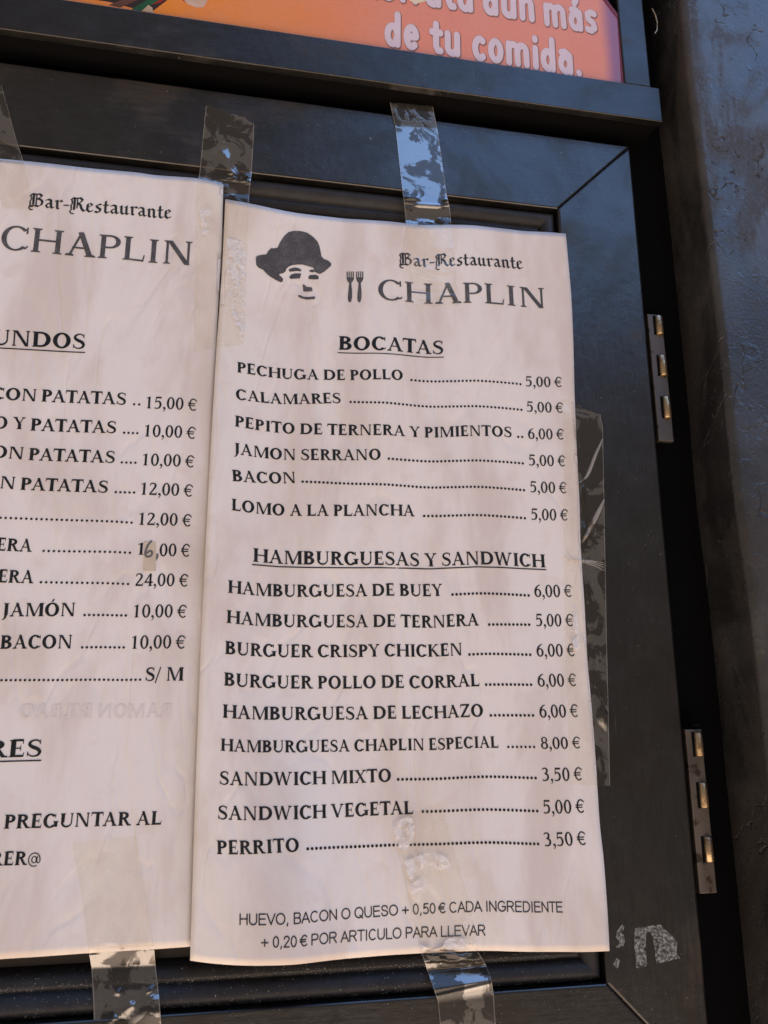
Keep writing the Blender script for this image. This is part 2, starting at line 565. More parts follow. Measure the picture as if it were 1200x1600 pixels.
BLACK = {
    'B': (640, nib([(40, 560), (110, 660), (250, 640), (420, 680), (520, 590), (420, 480), (330, 430)]) + nib([(330, 430), (480, 400), (560, 300), (520, 130), (400, 40), (260, 70), (130, 0), (30, 40)])
          + nib([(180, 640), (180, 90)]) + nib([(300, 600), (300, 120)], wd=54) + nib([(60, 560), (90, 380), (40, 260), (60, 60), (10, -60), (60, -150), (170, -160)], wd=60)),
    'R': (660, nib([(40, 560), (110, 660), (250, 640), (420, 690), (520, 590), (430, 460), (310, 400)]) + nib([(310, 400), (430, 330), (500, 120), (600, 20), (660, 70)])
          + nib([(180, 640), (180, 60)]) + nib([(300, 600), (300, 150)], wd=54) + nib([(60, 560), (90, 380), (40, 260), (60, 60), (0, -60), (60, -150), (170, -160)], wd=60)),
    'a': (420, nib([(70, 400), (160, 450), (270, 410), (290, 90), (340, 20), (390, 60)]) + nib([(280, 270), (130, 220), (80, 110), (150, 20), (280, 90)], wd=86)),
    'r': (340, nib([(50, 400), (120, 430), (130, 60), (180, 10)]) + nib([(150, 370), (260, 450), (320, 400)])),
    'e': (370, nib([(90, 400), (80, 110), (170, 15), (300, 80)]) + nib([(90, 380), (200, 460), (290, 370), (110, 240)], wd=80)),
    's': (350, nib([(290, 430), (190, 440), (90, 360), (150, 260), (270, 190), (240, 60), (140, 15), (50, 60)])),
    't': (310, nib([(140, 620), (130, 100), (190, 15), (280, 60)]) + nib([(40, 410), (260, 430)], wd=70)),
    'u': (450, nib([(50, 400), (100, 440), (100, 90), (180, 15), (300, 90)]) + nib([(270, 400), (320, 440), (320, 60), (380, 15), (420, 50)])),
    'n': (450, nib([(50, 400), (110, 430), (110, 60), (160, 15)]) + nib([(120, 360), (230, 450), (320, 390), (320, 60), (380, 15), (420, 50)])),
    '-': (330, nib([(60, 230), (270, 240)], wd=70)),
    ' ': (200, []),
}


def round_stroke(pts, wd):
    out = []
    r = wd / 2
    n = 14
    for p, q in zip(pts[:-1], pts[1:]):
        c = [(p[0] + r * math.cos(2 * math.pi * k / n), p[1] + r * math.sin(2 * math.pi * k / n)) for k in range(n)]
        d = [(q[0] + r * math.cos(2 * math.pi * k / n), q[1] + r * math.sin(2 * math.pi * k / n)) for k in range(n)]
        out.append(hull([(round(x, 2), round(y, 2)) for x, y in c + d]))
    return out


def arc(cx, cy, rx, ry, a0, a1, n=14):
    return [(cx + rx * math.cos(math.radians(a0 + (a1 - a0) * k / n)), cy + ry * math.sin(math.radians(a0 + (a1 - a0) * k / n))) for k in range(n + 1)]


# plump rounded letters, skeletons only: advance, strokes
BUB = {
    'D': (500, [[(110, 70), (110, 640)], [(110, 640), (200, 640)] + arc(200, 355, 200, 285, 90, -90) + [(110, 70)]]),
    'i': (210, [[(105, 70), (105, 430)], [(105, 610), (105, 630)]]),
    's': (350, [[(270, 430), (180, 450), (95, 400), (110, 300), (230, 230), (260, 130), (170, 65), (75, 85)]]),
    'f': (300, [[(130, 70), (130, 560), (170, 630), (250, 640)], [(60, 430), (230, 430)]]),
    'r': (310, [[(105, 70), (105, 440)], [(105, 330), (160, 425), (250, 440)]]),
    'u': (430, [[(100, 440), (100, 180)] + arc(205, 175, 105, 110, 180, 330) + [(320, 170)], [(320, 440), (320, 70)]]),
    't': (310, [[(140, 590), (140, 150), (180, 75), (240, 75)], [(50, 430), (240, 430)]]),
    'a': (420, [arc(195, 215, 110, 150, 20, 340) + [(310, 210)], [(310, 380), (310, 70)], [(110, 440), (200, 460), (310, 390)]]),
    'n': (430, [[(100, 70), (100, 440)], [(100, 320)] + arc(210, 330, 105, 110, 160, 10) + [(320, 70)]]),
    'm': (640, [[(100, 70), (100, 440)], [(100, 320)] + arc(205, 340, 100, 100, 160, 10) + [(310, 70)], [(310, 320)] + arc(420, 340, 100, 100, 160, 10) + [(525, 70)]]),
    'd': (430, [arc(195, 240, 110, 175, 10, 350) + [(310, 240)], [(310, 650), (310, 70)]]),
    'e': (410, [[(110, 250), (300, 270)] + arc(200, 255, 110, 190, 10, 310)]),
    'c': (370, [arc(210, 250, 115, 190, 55, 305)]),
    'o': (430, [arc(215, 255, 115, 185, 0, 360, 24)]),
    '.': (210, [[(100, 75), (104, 75)]]),
    ' ': (220, []),
}
BUB['ú'] = (430, BUB['u'][1] + [[(200, 580), (250, 650)]])
BUB['á'] = (420, BUB['a'][1] + [[(190, 590), (240, 660)]])

# plain narrow grotesque, skeleton strokes
SANS = {
    'A': (600, [[(30, 0), (300, 700), (570, 0)], [(120, 240), (480, 240)]]), 'B': (600, [[(85, 0), (85, 700), (340, 700)] + arc(340, 535, 160, 165, 90, -90) + [(85, 370)], [(340, 370)] + arc(350, 185, 180, 185, 90, -90) + [(85, 0)]]),
    'C': (650, [arc(340, 350, 270, 350, 48, 312, 20)]), 'D': (650, [[(85, 0), (85, 700), (300, 700)] + arc(300, 350, 280, 350, 90, -90) + [(85, 0)]]),
    'E': (600, [[(530, 0), (85, 0), (85, 700), (520, 700)], [(85, 370), (490, 370)]]), 'G': (700, [arc(360, 350, 290, 350, 45, 330, 22) + [(640, 330), (400, 330)]]),
    'H': (650, [[(85, 0), (85, 700)], [(560, 0), (560, 700)], [(85, 370), (560, 370)]]), 'I': (260, [[(130, 0), (130, 700)]]),
    'L': (520, [[(85, 700), (85, 0), (490, 0)]]), 'N': (650, [[(85, 0), (85, 700), (560, 0), (560, 700)]]), 'O': (720, [arc(360, 350, 295, 350, 0, 360, 30)]),
    'P': (600, [[(85, 0), (85, 700), (350, 700)] + arc(350, 515, 180, 185, 90, -90) + [(85, 330)]]), 'Q': (720, [arc(360, 350, 295, 350, 0, 360, 30), [(420, 160), (640, -40)]]),
    'R': (650, [[(85, 0), (85, 700), (370, 700)] + arc(370, 525, 180, 175, 90, -90) + [(85, 350)], [(350, 350), (570, 0)]]),
    'S': (600, [crom([(500, 520), (440, 650), (300, 700), (150, 660), (95, 530), (170, 410), (310, 360), (450, 300), (520, 180), (450, 50), (300, 0), (130, 50), (80, 190)], 4)]),
    'T': (560, [[(280, 0), (280, 700)], [(30, 700), (530, 700)]]), 'U': (650, [[(85, 700), (85, 250)] + arc(322, 240, 237, 240, 180, 360) + [(560, 700)]]), 'V': (600, [[(30, 700), (300, 0), (570, 700)]]),
    '0': (500, [arc(250, 345, 180, 345, 0, 360, 26)]), '2': (500, [crom([(75, 520), (120, 650), (250, 690), (390, 630), (410, 500), (330, 360), (65, 0)], 5) + [(430, 0)]]),
    '5': (500, [[(410, 690), (140, 690), (95, 360)] + [tuple(p) for p in crom([(95, 360), (200, 440), (340, 410), (425, 240), (370, 60), (220, 0), (80, 70)], 5)]]),
    ',': (260, [[(130, 40), (130, -20), (95, -110)]]), '+': (560, [[(60, 300), (500, 300)], [(280, 80), (280, 520)]]),
    '€': (540, [arc(330, 345, 240, 345, 48, 312, 18), [(10, 420), (420, 420)], [(10, 280), (400, 280)]]), ' ': (250, []),
}


def glyphs(text, font):
    """(advance, polygons) per character, capital height 700"""
    out = []
    for ch in text:
        if font == 'serif':
            out.append(G[ch])
        elif font == 'light':
            out.append(G_LIGHT[ch])
        elif font == 'black':
            out.append(BLACK[ch])
        elif font == 'sans':
            a, st = SANS[ch]
            out.append((a, [q for s in st for q in round_stroke([tuple(p) for p in s], 88)]))
    return out


def union(polys):
    """flat triangles of the union of simple polygons"""
    V, F = [], []
    for p in polys:
        ar = sum(p[i - 1][0] * p[i][1] - p[i][0] * p[i - 1][1] for i in range(len(p)))
        if abs(ar) < 1e-3:
            continue
        if ar < 0:
            p = p[::-1]
        F.append(list(range(len(V), len(V) + len(p))))
        V += [Vector(q) for q in p]
    if not F:
        return [], []
    v, e, f, _, _, of = delaunay_2d_cdt(V, [], F, 0, 1e-3, True)
    return [tuple(x) for x in v], [tuple(x) for x, o in zip(f, of) if o]


_cache = {}


def glyph_tris(ch, font):
    if (ch, font) not in _cache:
        a, p = glyphs(ch, font)[0]
        _cache[ch, font] = (a, union(p))
    return _cache[ch, font]


def layout(text, font, track=0):
    """triangles of a line of text on a baseline from x = 0, and its inked extent"""
    V, F, x = [], [], 0.0
    prev = ''
    for k_, ch in enumerate(text):
        a, (v, f) = glyph_tris(ch, font)
        if ch == ' ' and text[k_ + 1:k_ + 2] == '€':
            a = 195
        if font in ('serif', 'light') and prev + ch in ('AT', 'TA', 'LT', 'AV', 'VA', 'PA', 'AY', 'YA', 'LV'):
            x -= 55
        F += [tuple(i + len(V) for i in t) for t in f]
        V += [(p[0] + x, p[1]) for p in v]
        x += a + track
        prev = ch
    xs = [p[0] for p in V]
    return V, F, min(xs), max(xs)


# ------------------------------------------------------------------ sheets of paper
def pchip(px):
    """smooth monotone-ish interpolation of a polyline by its own length"""
    P = np.array(px, float)
    L = np.concatenate(([0], np.cumsum(np.hypot(*np.diff(P[:, :2], axis=0).T))))
    L /= L[-1]
    c = np.array(crom([tuple(p) for p in P], 8))
    l2 = np.concatenate(([0], np.cumsum(np.hypot(*np.diff(c[:, :2], axis=0).T))))
    l2 /= l2[-1]
    return lambda t: np.array([np.interp(t, l2, c[:, k]) for k in range(c.shape[1])])


class Sheet:
    """a hanging sheet: outline in the window's plane, gentle bulges in depth; s to the right, t downwards"""

    def __init__(self, top, right, bottom, left, depth, W, H):
        self.depth, self.W, self.H = depth, W, H
        mk = []
        for pl, fn in ((top, lambda k: (k, 0)), (right, lambda k: (1, k)), (bottom, lambda k: (k, 1)), (left, lambda k: (0, k))):
            n = len(pl)
            P = np.array([p[:2] for p in pl], float)
            L = np.concatenate(([0], np.cumsum(np.hypot(*np.diff(P, axis=0).T))))
            L /= L[-1]
            q = []
            for p, k in zip(pl, L):
                if len(p) == 3:                       # already millimetres
                    q.append((p[0], p[1]))
                else:
                    b = back(p[0], p[1], depth(*fn(k)))
                    q.append((b[0], b[2]))
            mk.append(pchip(q))
        self.T, self.R, self.B, self.L = mk

    def at(self, s, t):
        T_, B_, L_, R_ = self.T(s), self.B(s), self.L(t), self.R(t)
        c = ((1 - s) * (1 - t) * self.T(0) + s * (1 - t) * self.T(1) + (1 - s) * t * self.B(0) + s * t * self.B(1))
        q = (1 - t) * T_ + t * B_ + (1 - s) * L_ + s * R_ - c
        return np.array([q[0], self.depth(s, t), q[1]])

    def find(self, px, py):
        """s, t of the point of the sheet that the photograph shows at a pixel"""
        s, t = .5, .5
        for _ in range(14):
            p = proj(self.at(s, t))
            e = np.array([px, py]) - p
            if abs(e[0]) + abs(e[1]) < .02:
                break
            h = .004
            a = (proj(self.at(s + h, t)) - p) / h
            b = (proj(self.at(s, t + h)) - p) / h
            d = np.linalg.solve(np.array([a, b]).T, e)
            s, t = np.clip(s + np.clip(d[0], -.4, .4), -.5, 1.5), np.clip(t + np.clip(d[1], -.4, .4), -.3, 1.3)
        return s, t

    def build(self, name, mat, parent, ns=72, ntt=120, thick=.1):
        V, F = [], []
        for j in range(ntt + 1):
            for i in range(ns + 1):
                V.append(self.at(i / ns, j / ntt))
        k = ns + 1
        n0 = len(V)
        V += [v + np.array([0, thick, 0]) for v in V]
        for j in range(ntt):
            for i in range(ns):
                a = j * k + i
                F.append((a, a + k, a + k + 1, a + 1))
                F.append((n0 + a, n0 + a + 1, n0 + a + k + 1, n0 + a + k))
        rim = [i for i in range(k)] + [j * k + ns for j in range(1, ntt + 1)] + [ntt * k + i for i in range(ns - 1, -1, -1)] + [j * k for j in range(ntt - 1, 0, -1)]
        for a, b in zip(rim, rim[1:] + rim[:1]):
            F.append((a, b, n0 + b, n0 + a))
        o = mesh(name, V, F, mat, parent)
        fl = [len(set(p.vertices)) == 4 and not any(v < n0 for v in p.vertices) or all(v < n0 for v in p.vertices) for p in o.data.polygons]
        o.data.polygons.foreach_set('use_smooth', fl)
        uv = o.data.uv_layers.new(name='sheet')
        for lp in o.data.loops:
            a = lp.vertex_index % n0
            uv.data[lp.index].uv = ((a % k) / ns * self.W, (1 - (a // k) / ntt) * self.H)
        return o

    def ink(self, name, mat, parent, V, F, lift=.12):
        """flat triangles given in millimetres from the sheet's upper left corner (x right, y down)"""
        P = []
        for x, y in V:
            p = self.at(x / self.W, y / self.H)
            P.append(p + np.array([0, -lift, 0]))
        F = [f[::-1] for f in F]
        return mesh(name, P, F, mat, parent)

    def mm(self, px, py):
        s, t = self.find(px, py)
        return np.array([s * self.W, t * self.H])


def lines_on(sheet, items, font='serif'):
    """triangles, in sheet millimetres, of pieces of text given by their inked ends on the photograph and capital height"""
    V, F = [], []
    for it in items:
        text, a, b, cap = it[:4]
        mirror = len(it) > 4 and it[4]
        A, B = sheet.mm(*a), sheet.mm(*b)
        d = B - A
        L = np.hypot(*d)
        ex = d / L
        ey = np.array([ex[1], -ex[0]])
        mid = (A + B) / 2
        # capital height: pixels to millimetres at this place
        pa, pb = proj(sheet.at(mid[0] / sheet.W, mid[1] / sheet.H)), proj(sheet.at((mid[0]) / sheet.W, (mid[1] - 5) / sheet.H))
        ch = cap / np.hypot(*(pb - pa)) * 5
        if set(text) == {'.'}:
            n = len(text)
            r = ch
            for k in range(n):
                c = A + ex * (r + (L - 2 * r) * (k / (n - 1) if n > 1 else 0))
                m0 = len(V)
                V += [tuple(c + ex * r * math.cos(2 * math.pi * q / 10) + ey * (r + r * math.sin(2 * math.pi * q / 10))) for q in range(10)]
                F.append(tuple(range(m0, m0 + 10)))
            continue
        v, f, x0, x1 = layout(text, font)
        m0 = len(V)
        for x, y in v:
            u = (x - x0) / (x1 - x0)
            if mirror:
                u = 1 - u
            V.append(tuple(A + ex * L * u + ey * y / 700 * ch))
        F += [tuple(i + m0 for i in (t[::-1] if mirror else t)) for t in f]
    return V, F


def poly_on(sheet, polys):
    """closed outlines given in pixels of the photograph, as triangles in sheet millimetres"""
    P = [[tuple(sheet.mm(*p) * 100) for p in q] for q in polys]
    v, f = union(P)
    return [(x / 100, y / 100) for x, y in v], f


# ------------------------------------------------------------------ wall beside the window
WALL_Y, WALL_X = -22.0, 60.5


def wall_mat():
    t = NT('flaking_black_paint')
    v = t.coord()
    big = t.noise(v, 14.0, 6, .6, .6)
    mid = t.noise(t.coord((60, 60, 22)), 2.2, 5, .65)
    grit = t.noise(v, 700.0, 3, .6)
    warp = t.n('ShaderNodeMix', {'Factor': .06, 'A': v, 'B': t.n('ShaderNodeTexNoise', {'Vector': v, 'Scale': 30.0, 'Detail': 4.0}).outputs['Color']}, data_type='VECTOR')
    vo = t.n('ShaderNodeTexVoronoi', {'Vector': [s for s in warp.outputs if s.type == 'VECTOR'][0], 'Scale': 27.0}, feature='DISTANCE_TO_EDGE')
    crack = t.ramp(vo.outputs['Distance'], .002, .014, 1, 0)
    crack = t.math('MULTIPLY', crack, t.ramp(t.noise(v, 22.0, 4, .6), .51, .58))
    pit = t.math('MULTIPLY', t.ramp(t.noise(v, 260.0, 3, .65), .62, .66), t.ramp(t.noise(v, 34.0, 3), .50, .62))
    c = t.mix(t.ramp(big, .38, .66), (.075, .077, .08), (.132, .13, .128))
    c = t.mix(t.ramp(mid, .5, .75, 0, .6), c, (.07, .064, .058))
    spk = t.ramp(grit, .70, .74, 0, .5)
    c = t.mix(spk, c, (.16, .145, .125))
    dull = t.math('MULTIPLY', t.ramp(t.noise(t.coord((1, 1, .45)), 30.0, 5, .65, .6), .47, .58), t.ramp(grit, .32, .5, .35, 1))
    c = t.mix(t.math('MULTIPLY', dull, .8), c, (.052, .044, .037))
    fleck = t.ramp(t.noise(v, 330.0, 3, .7), .70, .73)
    c = t.mix(t.math('MULTIPLY', fleck, .35), c, (.30, .27, .23))
    dark = t.math('MAXIMUM', crack, pit)
    c = t.mix(t.math('MULTIPLY', dark, .9), c, (.008, .008, .008))
    r = t.math('ADD', t.ramp(big, .35, .7, .24, .5), t.math('MULTIPLY', grit, .08))
    r = t.math('ADD', r, t.math('MULTIPLY', dark, .3))
    r = t.math('ADD', r, t.math('MULTIPLY', dull, .16))
    h = t.math('ADD', t.math('MULTIPLY', big, .9), t.math('MULTIPLY', grit, .22))
    h = t.math('ADD', h, t.math('MULTIPLY', t.ramp(t.noise(v, 120.0, 4, .6), .56, .64), .16))
    h = t.math('SUBTRACT', h, t.math('MULTIPLY', dark, 1.0))
    t.principled(Base_Color=c, Roughness=r, Metallic=t.math('MULTIPLY', t.math('SUBTRACT', 1.0, t.math('MAXIMUM', dark, t.math('MULTIPLY', dull, .5))), .75), Specular_IOR_Level=.7, Normal=t.bump(h, .55, .0012))
    return t.m


def make_wall():
    # plan of the pier: rounded, slightly uneven arris, then the reveal running back to the window frame
    prof = [(900, WALL_Y)] + [(WALL_X + k, WALL_Y) for k in (300, 200, 140, 100, 80, 60, 45, 33, 24, 17, 12, 9)]
    R = 3.6
    for k in range(1, 9):
        a = math.radians(90 * k / 8)
        prof.append((WALL_X + R - R * math.sin(a), WALL_Y + R - R * math.cos(a)))
    prof += [(WALL_X + .2, y) for y in (-11, -7, -3, 2, 7, 12, 17)] + [(WALL_X + .2, 260), (900, 260)]
    zs = [-700, -450] + list(range(-380, 201, 6)) + [260, 320]
    rnd = random.Random(3)
    ph = [(rnd.uniform(.01, .09), rnd.uniform(0, 6)) for _ in range(5)]
    V, F = [], []
    n = len(prof)
    for z in zs:
        wob = sum(math.sin(z * f + p) for f, p in ph) * .32
        for i, (x, y) in enumerate(prof):
            k = 1.0 if 10 <= i <= n - 4 else (.4 if 5 < i < 10 else 0)
            V.append((x + wob * k, y + wob * .3 * k, z))
    for j in range(len(zs) - 1):
        for i in range(n):
            a, b = j * n + i, j * n + (i + 1) % n
            F.append((a, b, b + n, a + n))
    F.append(tuple(range(n))[::-1])
    F.append(tuple(range((len(zs) - 1) * n, len(zs) * n)))
    o = mesh('wall', V, F, wall_mat())
    sm = [abs(p.normal.z) < .5 and p.area < .01 for p in o.data.polygons]
    o.data.polygons.foreach_set('use_smooth', sm)
    o.data.materials.append(flat_mat('reveal_black_brown', (.016, .012, .011), .6, spec=.2, var=.5, scale=60))
    for p in o.data.polygons:
        if p.normal.x < -.93:
            p.material_index = 1
    tag(o, 'dark flaking painted pier with cracks beside the window', 'wall')


make_wall()

# ------------------------------------------------------------------ fixed window frame with its hinges
frame = thing('window_frame', 'black fixed frame in deep shade carrying two brass hinges', 'window frame', (50, 14, -330))
plate('jamb', [(40.2, -700), (60.6, -700), (60.6, 320), (40.2, 320)], 7, 60, M_JAMB, frame, .6)
plate('head', [(-700, 41.5), (40.1, 41.5), (40.1, 66), (-700, 66)], 20, 60, M_JAMB, frame, .6)
plate('sun_block_board', [(-700, -700), (60.5, -700), (60.5, 320), (-700, 320)], 62, 90, M_JAMB, frame)  # unseen board added behind the window to block the sun


def hinge_mats():
    t = NT('worn_steel_plate')
    v = t.coord((1, 1, .25))
    nz = t.noise(v, 140.0, 5, .6)
    c = t.mix(nz, (.13, .11, .095), (.25, .215, .185))
    c = t.mix(t.ramp(t.noise(t.coord(), 170.0, 4), .56, .66), c, (.07, .055, .045))
    t.principled(Base_Color=c, Roughness=t.ramp(nz, .3, .7, .38, .6), Metallic=.85, Normal=t.bump(nz, .3, .0004))
    a = t.m
    t = NT('worn_brass')
    nz = t.noise(t.coord(), 160.0, 5, .65)
    c = t.mix(t.ramp(nz, .45, .66), (.62, .46, .28), (.16, .11, .07))
    t.principled(Base_Color=c, Roughness=t.ramp(nz, .3, .7, .22, .55), Metallic=.95, Normal=t.bump(nz, .4, .0004))
    return a, t.m


M_PLATE, M_BRASS = hinge_mats()


def make_hinge(ztop, zbot, cap):
    x0, x1 = 40.75, 48.0
    h = plate('hinge', [(x0, zbot), (x1, zbot), (x1, ztop), (x0, ztop)], 1.0, 3.2, M_PLATE, frame, .35)
    L = ztop - zbot
    spans = ((0.015, .165), (.335, .495), (.66, .825)) if not cap else ((.02, .17), (.335, .49), (.665, .815))
    bm = bmesh.new()
    slab(bm, [(x0 + 3.2, zbot + 1), (x1 - .4, zbot + 1), (x1 - .4, ztop - .6), (x0 + 3.2, ztop - .6)], .72, 1.2, 0)
    for a, b in spans:
        za, zb = ztop - a * L, ztop - b * L
        V, F = [], []
        n = 20
        bm = bmesh.new()
        cx, cy, r = x1 - 2.0, 1.0, 1.75
        rings = []
        for z, rr in ((za, r - .3), (za - .3, r), (zb + .3, r), (zb, r - .3)):
            rings.append([bm.verts.new((cx + rr * math.cos(2 * math.pi * k / n), cy + rr * math.sin(2 * math.pi * k / n), z)) for k in range(n)])
        for A, B in zip(rings, rings[1:]):
            for k in range(n):
                bm.faces.new((A[k], A[(k + 1) % n], B[(k + 1) % n], B[k]))
        bm.faces.new(rings[0])
        bm.faces.new(rings[-1][::-1])
        o = bm_obj('knuckle', bm, M_BRASS, h, True)
        # dark slot beside the knuckle
        plate('slot', [(x1 - 4.75, zb - .2), (x1 - 3.55, zb - .2), (x1 - 3.55, za + .2), (x1 - 4.75, za + .2)], .9, 1.4, M_JAMB, h)
    if cap:
        bm = bmesh.new()
        bmesh.ops.create_cone(bm, cap_ends=True, segments=20, radius1=2.0, radius2=1.5, depth=1.4)
        bmesh.ops.bevel(bm, geom=list(bm.edges), offset=.25, segments=2, affect='EDGES')
        bmesh.ops.translate(bm, verts=bm.verts, vec=(x1 - 2.1, 1.4, ztop + 1.9))
        bm_obj('pin_head', bm, M_JAMB, h, True)
    return h


make_hinge(-48.7, -109.6, False)
make_hinge(-231.3, -291.8, True)

# ------------------------------------------------------------------ the hinged leaf: mitred rails round a recessed pane
WD, HT, LX = 39.1, 320.0, -560.0
leaf = thing('window_leaf', 'dark metal window leaf with mitred frame behind the taped menus', 'window leaf', (-260, 11, -359))
o_, i_ = WD, 0.0
GAP = .01
plate('rail', [(LX - WD, WD), (WD - GAP, WD), (-GAP, 0), (LX, 0)], 0, 24, M_RAIL, leaf, (1.2, .22, .22, .22), 3)
plate('rail', [(LX - WD, -HT - WD), (LX, -HT), (-GAP, -HT), (WD - GAP, -HT - WD)], 0, 24, M_RAIL, leaf, (.22, .22, .22, 1.2), 3)
plate('stile', [(0, 0), (WD, WD), (WD, -HT - WD), (0, -HT)], 0, 24, M_STILE, leaf, (.22, 1.6, .22, .22), 3)
plate('stile', [(LX - GAP, 0), (LX - GAP, -HT), (LX - WD, -HT - WD + GAP), (LX - WD, WD - GAP)], 0, 24, M_STILE, leaf, .75, 3)

PROF = [(0.05, 13), (.06, 6.0), (.3, 4.4), (.9, 3.3), (1.8, 2.6), (3.0, 2.3), (4.4, 2.6), (5.8, 3.4), (6.9, 4.3), (7.4, 5.3), (7.65, 5.6),
        (7.9, 5.3), (8.3, 4.8), (9.4, 4.9), (10.8, 5.4), (12.2, 6.5), (13.4, 8.3), (14.0, 10.2), (14.1, 13)]


def bead(side):
    V, F = [], []
    n = len(PROF)
    for e in (0, 1):
        for o, y in PROF:
            if side == 'top':
                V.append(((LX + o) if e == 0 else -o, y, -o))
            elif side == 'bottom':
                V.append(((LX + o) if e == 0 else -o, y, -HT + o))
            elif side == 'right':
                V.append((-o, y, -o if e == 0 else -HT + o))
            else:
                V.append((LX + o, y, -o if e == 0 else -HT + o))
    for i in range(n - 1):
        F.append((i, i + 1, n + i + 1, n + i))
    b = mesh('glazing_bead', V, F, M_BEAD, leaf, True)
    bm = bmesh.new()
    bm.from_mesh(b.data)
    bmesh.ops.recalc_face_normals(bm, faces=bm.faces)
    bm.to_mesh(b.data)
    bm.free()


for s in ('top', 'bottom', 'right', 'left'):
    bead(s)

t = NT('dark_pane')
nz = t.noise(t.coord(), 60.0, 4)
t.principled(Base_Color=t.mix(nz, (.05, .038, .030), (.07, .055, .045)), Roughness=.16, Specular_IOR_Level=.6, Metallic=.0)
plate('pane', [(LX + 14, -HT + 14), (-14, -HT + 14), (-14, -14), (LX + 14, -14)], 10.6, 14, t.m, leaf)

# ------------------------------------------------------------------ fanlight above, with its sign
fan = thing('fanlight', 'dark metal fanlight frame projecting above the window leaf', 'fanlight', (-260, 0, 46))
RY = -10.0
bm = bmesh.new()
slab(bm, [(-640, 46.3), (51.2, 46.3), (51.2, 65.2), (-640, 65.2)], RY, -6.5, .45, 3)
bm_obj('rail', bm, M_FAN, fan)
plate('underside_shade', [(-640, 47.6), (50.6, 47.6), (50.6, 65.2), (-640, 65.2)], -6.4, 8, M_JAMB, fan)  # added black slab, paints in the shade under the rail
bm = bmesh.new()
slab(bm, [(33.6, 65.4), (47.4, 65.4), (47.4, 250), (33.6, 250)], RY + .6, 8, .8, 3)
bm_obj('stile', bm, M_FAN, fan)
plate('backing', [(-640, 65.4), (33.4, 65.4), (33.4, 250), (-640, 250)], RY + 5, 8, M_JAMB, fan)
# bent wire end catching the light at the side of the stile
bm = bmesh.new()
pts = [back(px, py, -9.5) for px, py in ((1019, 14), (1024, 24), (1027, 36), (1026.5, 48), (1023, 53))]
prev = None
for k, p in enumerate(pts):
    r = [.28, .42, .42, .36, .5][k]
    cur = [bm.verts.new((p[0] + r * math.cos(q * math.pi / 4), p[1] + r * math.sin(q * math.pi / 4), p[2])) for q in range(8)]
    if prev:
        for q in range(8):
            bm.faces.new((prev[q], prev[(q + 1) % 8], cur[(q + 1) % 8], cur[q]))
    prev = cur
bm_obj('wire_end', bm, M_BRASS, fan, True)

SIGN_Y = RY + 1.6


def on_sign(px, py, dy=0.0):
    b = back(px, py, SIGN_Y - dy)
    return (b[0], b[2])


def sign_mat():
    t = NT('printed_sign')
    v = t.coord()
    sp = t.n('ShaderNodeSeparateXYZ', {0: v})
    f = t.ramp(sp.outputs[0], -.16, -.06)
    c = t.mix(f, (.86, .27, .018), (.80, .26, .125))  # the salmon end paints in the pinkish sky reflection
    nz = t.noise(v, 55.0, 4)
    c = t.mix(t.ramp(nz, .35, .7, 0, .35), c, (.80, .32, .19))
    dirt = t.ramp(t.noise(v, 240.0, 3, .6), .68, .74, 0, .5)
    c = t.mix(t.math('MULTIPLY', dirt, t.ramp(t.noise(v, 40.0, 2), .45, .6)), c, (.30, .10, .04))
    c = t.mix(t.ramp(t.noise(v, 1600.0, 2, .5), .45, .7, 0, .22), c, (.55, .17, .08))
    # printed violet edge
    e = t.math('ADD', sp.outputs[0], t.math('MULTIPLY', nz, .0015))
    c = t.mix(t.ramp(e, .0235, .0315, 0, .85), c, (.20, .085, .22))
    t.principled(Base_Color=c, Roughness=.3, Specular_IOR_Level=.5, Normal=t.bump(nz, .15, .0006))
    return t.m


SBR, SCUT1, SCUT2 = on_sign(976, 134), on_sign(969, 30), on_sign(943, -2)
sign_poly = [(-640, SBR[1] + .5), (SBR[0] - 1.5, SBR[1] + .5), (SCUT1[0] - 1.4, SCUT1[1]), (SCUT2[0] - 1.2, SCUT2[1] + .4), (SCUT2[0] - 12, SCUT2[1] + 9), (SCUT2[0] - 12, 200), (-640, 200)]
sgn = plate('advertising_sign', sign_poly, SIGN_Y, SIGN_Y + 2, sign_mat())
tag(sgn, 'orange printed sign with raised white words above the window', 'sign')
M_RED = flat_mat('sign_red_edge', (.16, .008, .012), .35)
plate('sign_border', [(SBR[0] - 1.5, SBR[1] + .5), (SBR[0] + .3, SBR[1] + .5), (SCUT1[0] + .5, SCUT1[1] + .3), (SCUT2[0] + .5, SCUT2[1] + 1.0),
                      (SCUT2[0] - 10.5, SCUT2[1] + 9.2), (SCUT2[0] - 12, SCUT2[1] + 9), (SCUT2[0] - 1.2, SCUT2[1] + .4), (SCUT1[0] - 1.4, SCUT1[1])], SIGN_Y - .3, SIGN_Y + 2, M_RED, sgn)


def flat(name, v, f, y, mat, parent):
    return mesh(name, [(p[0], y, p[1]) for p in v], [q[::-1] for q in f], mat, parent)


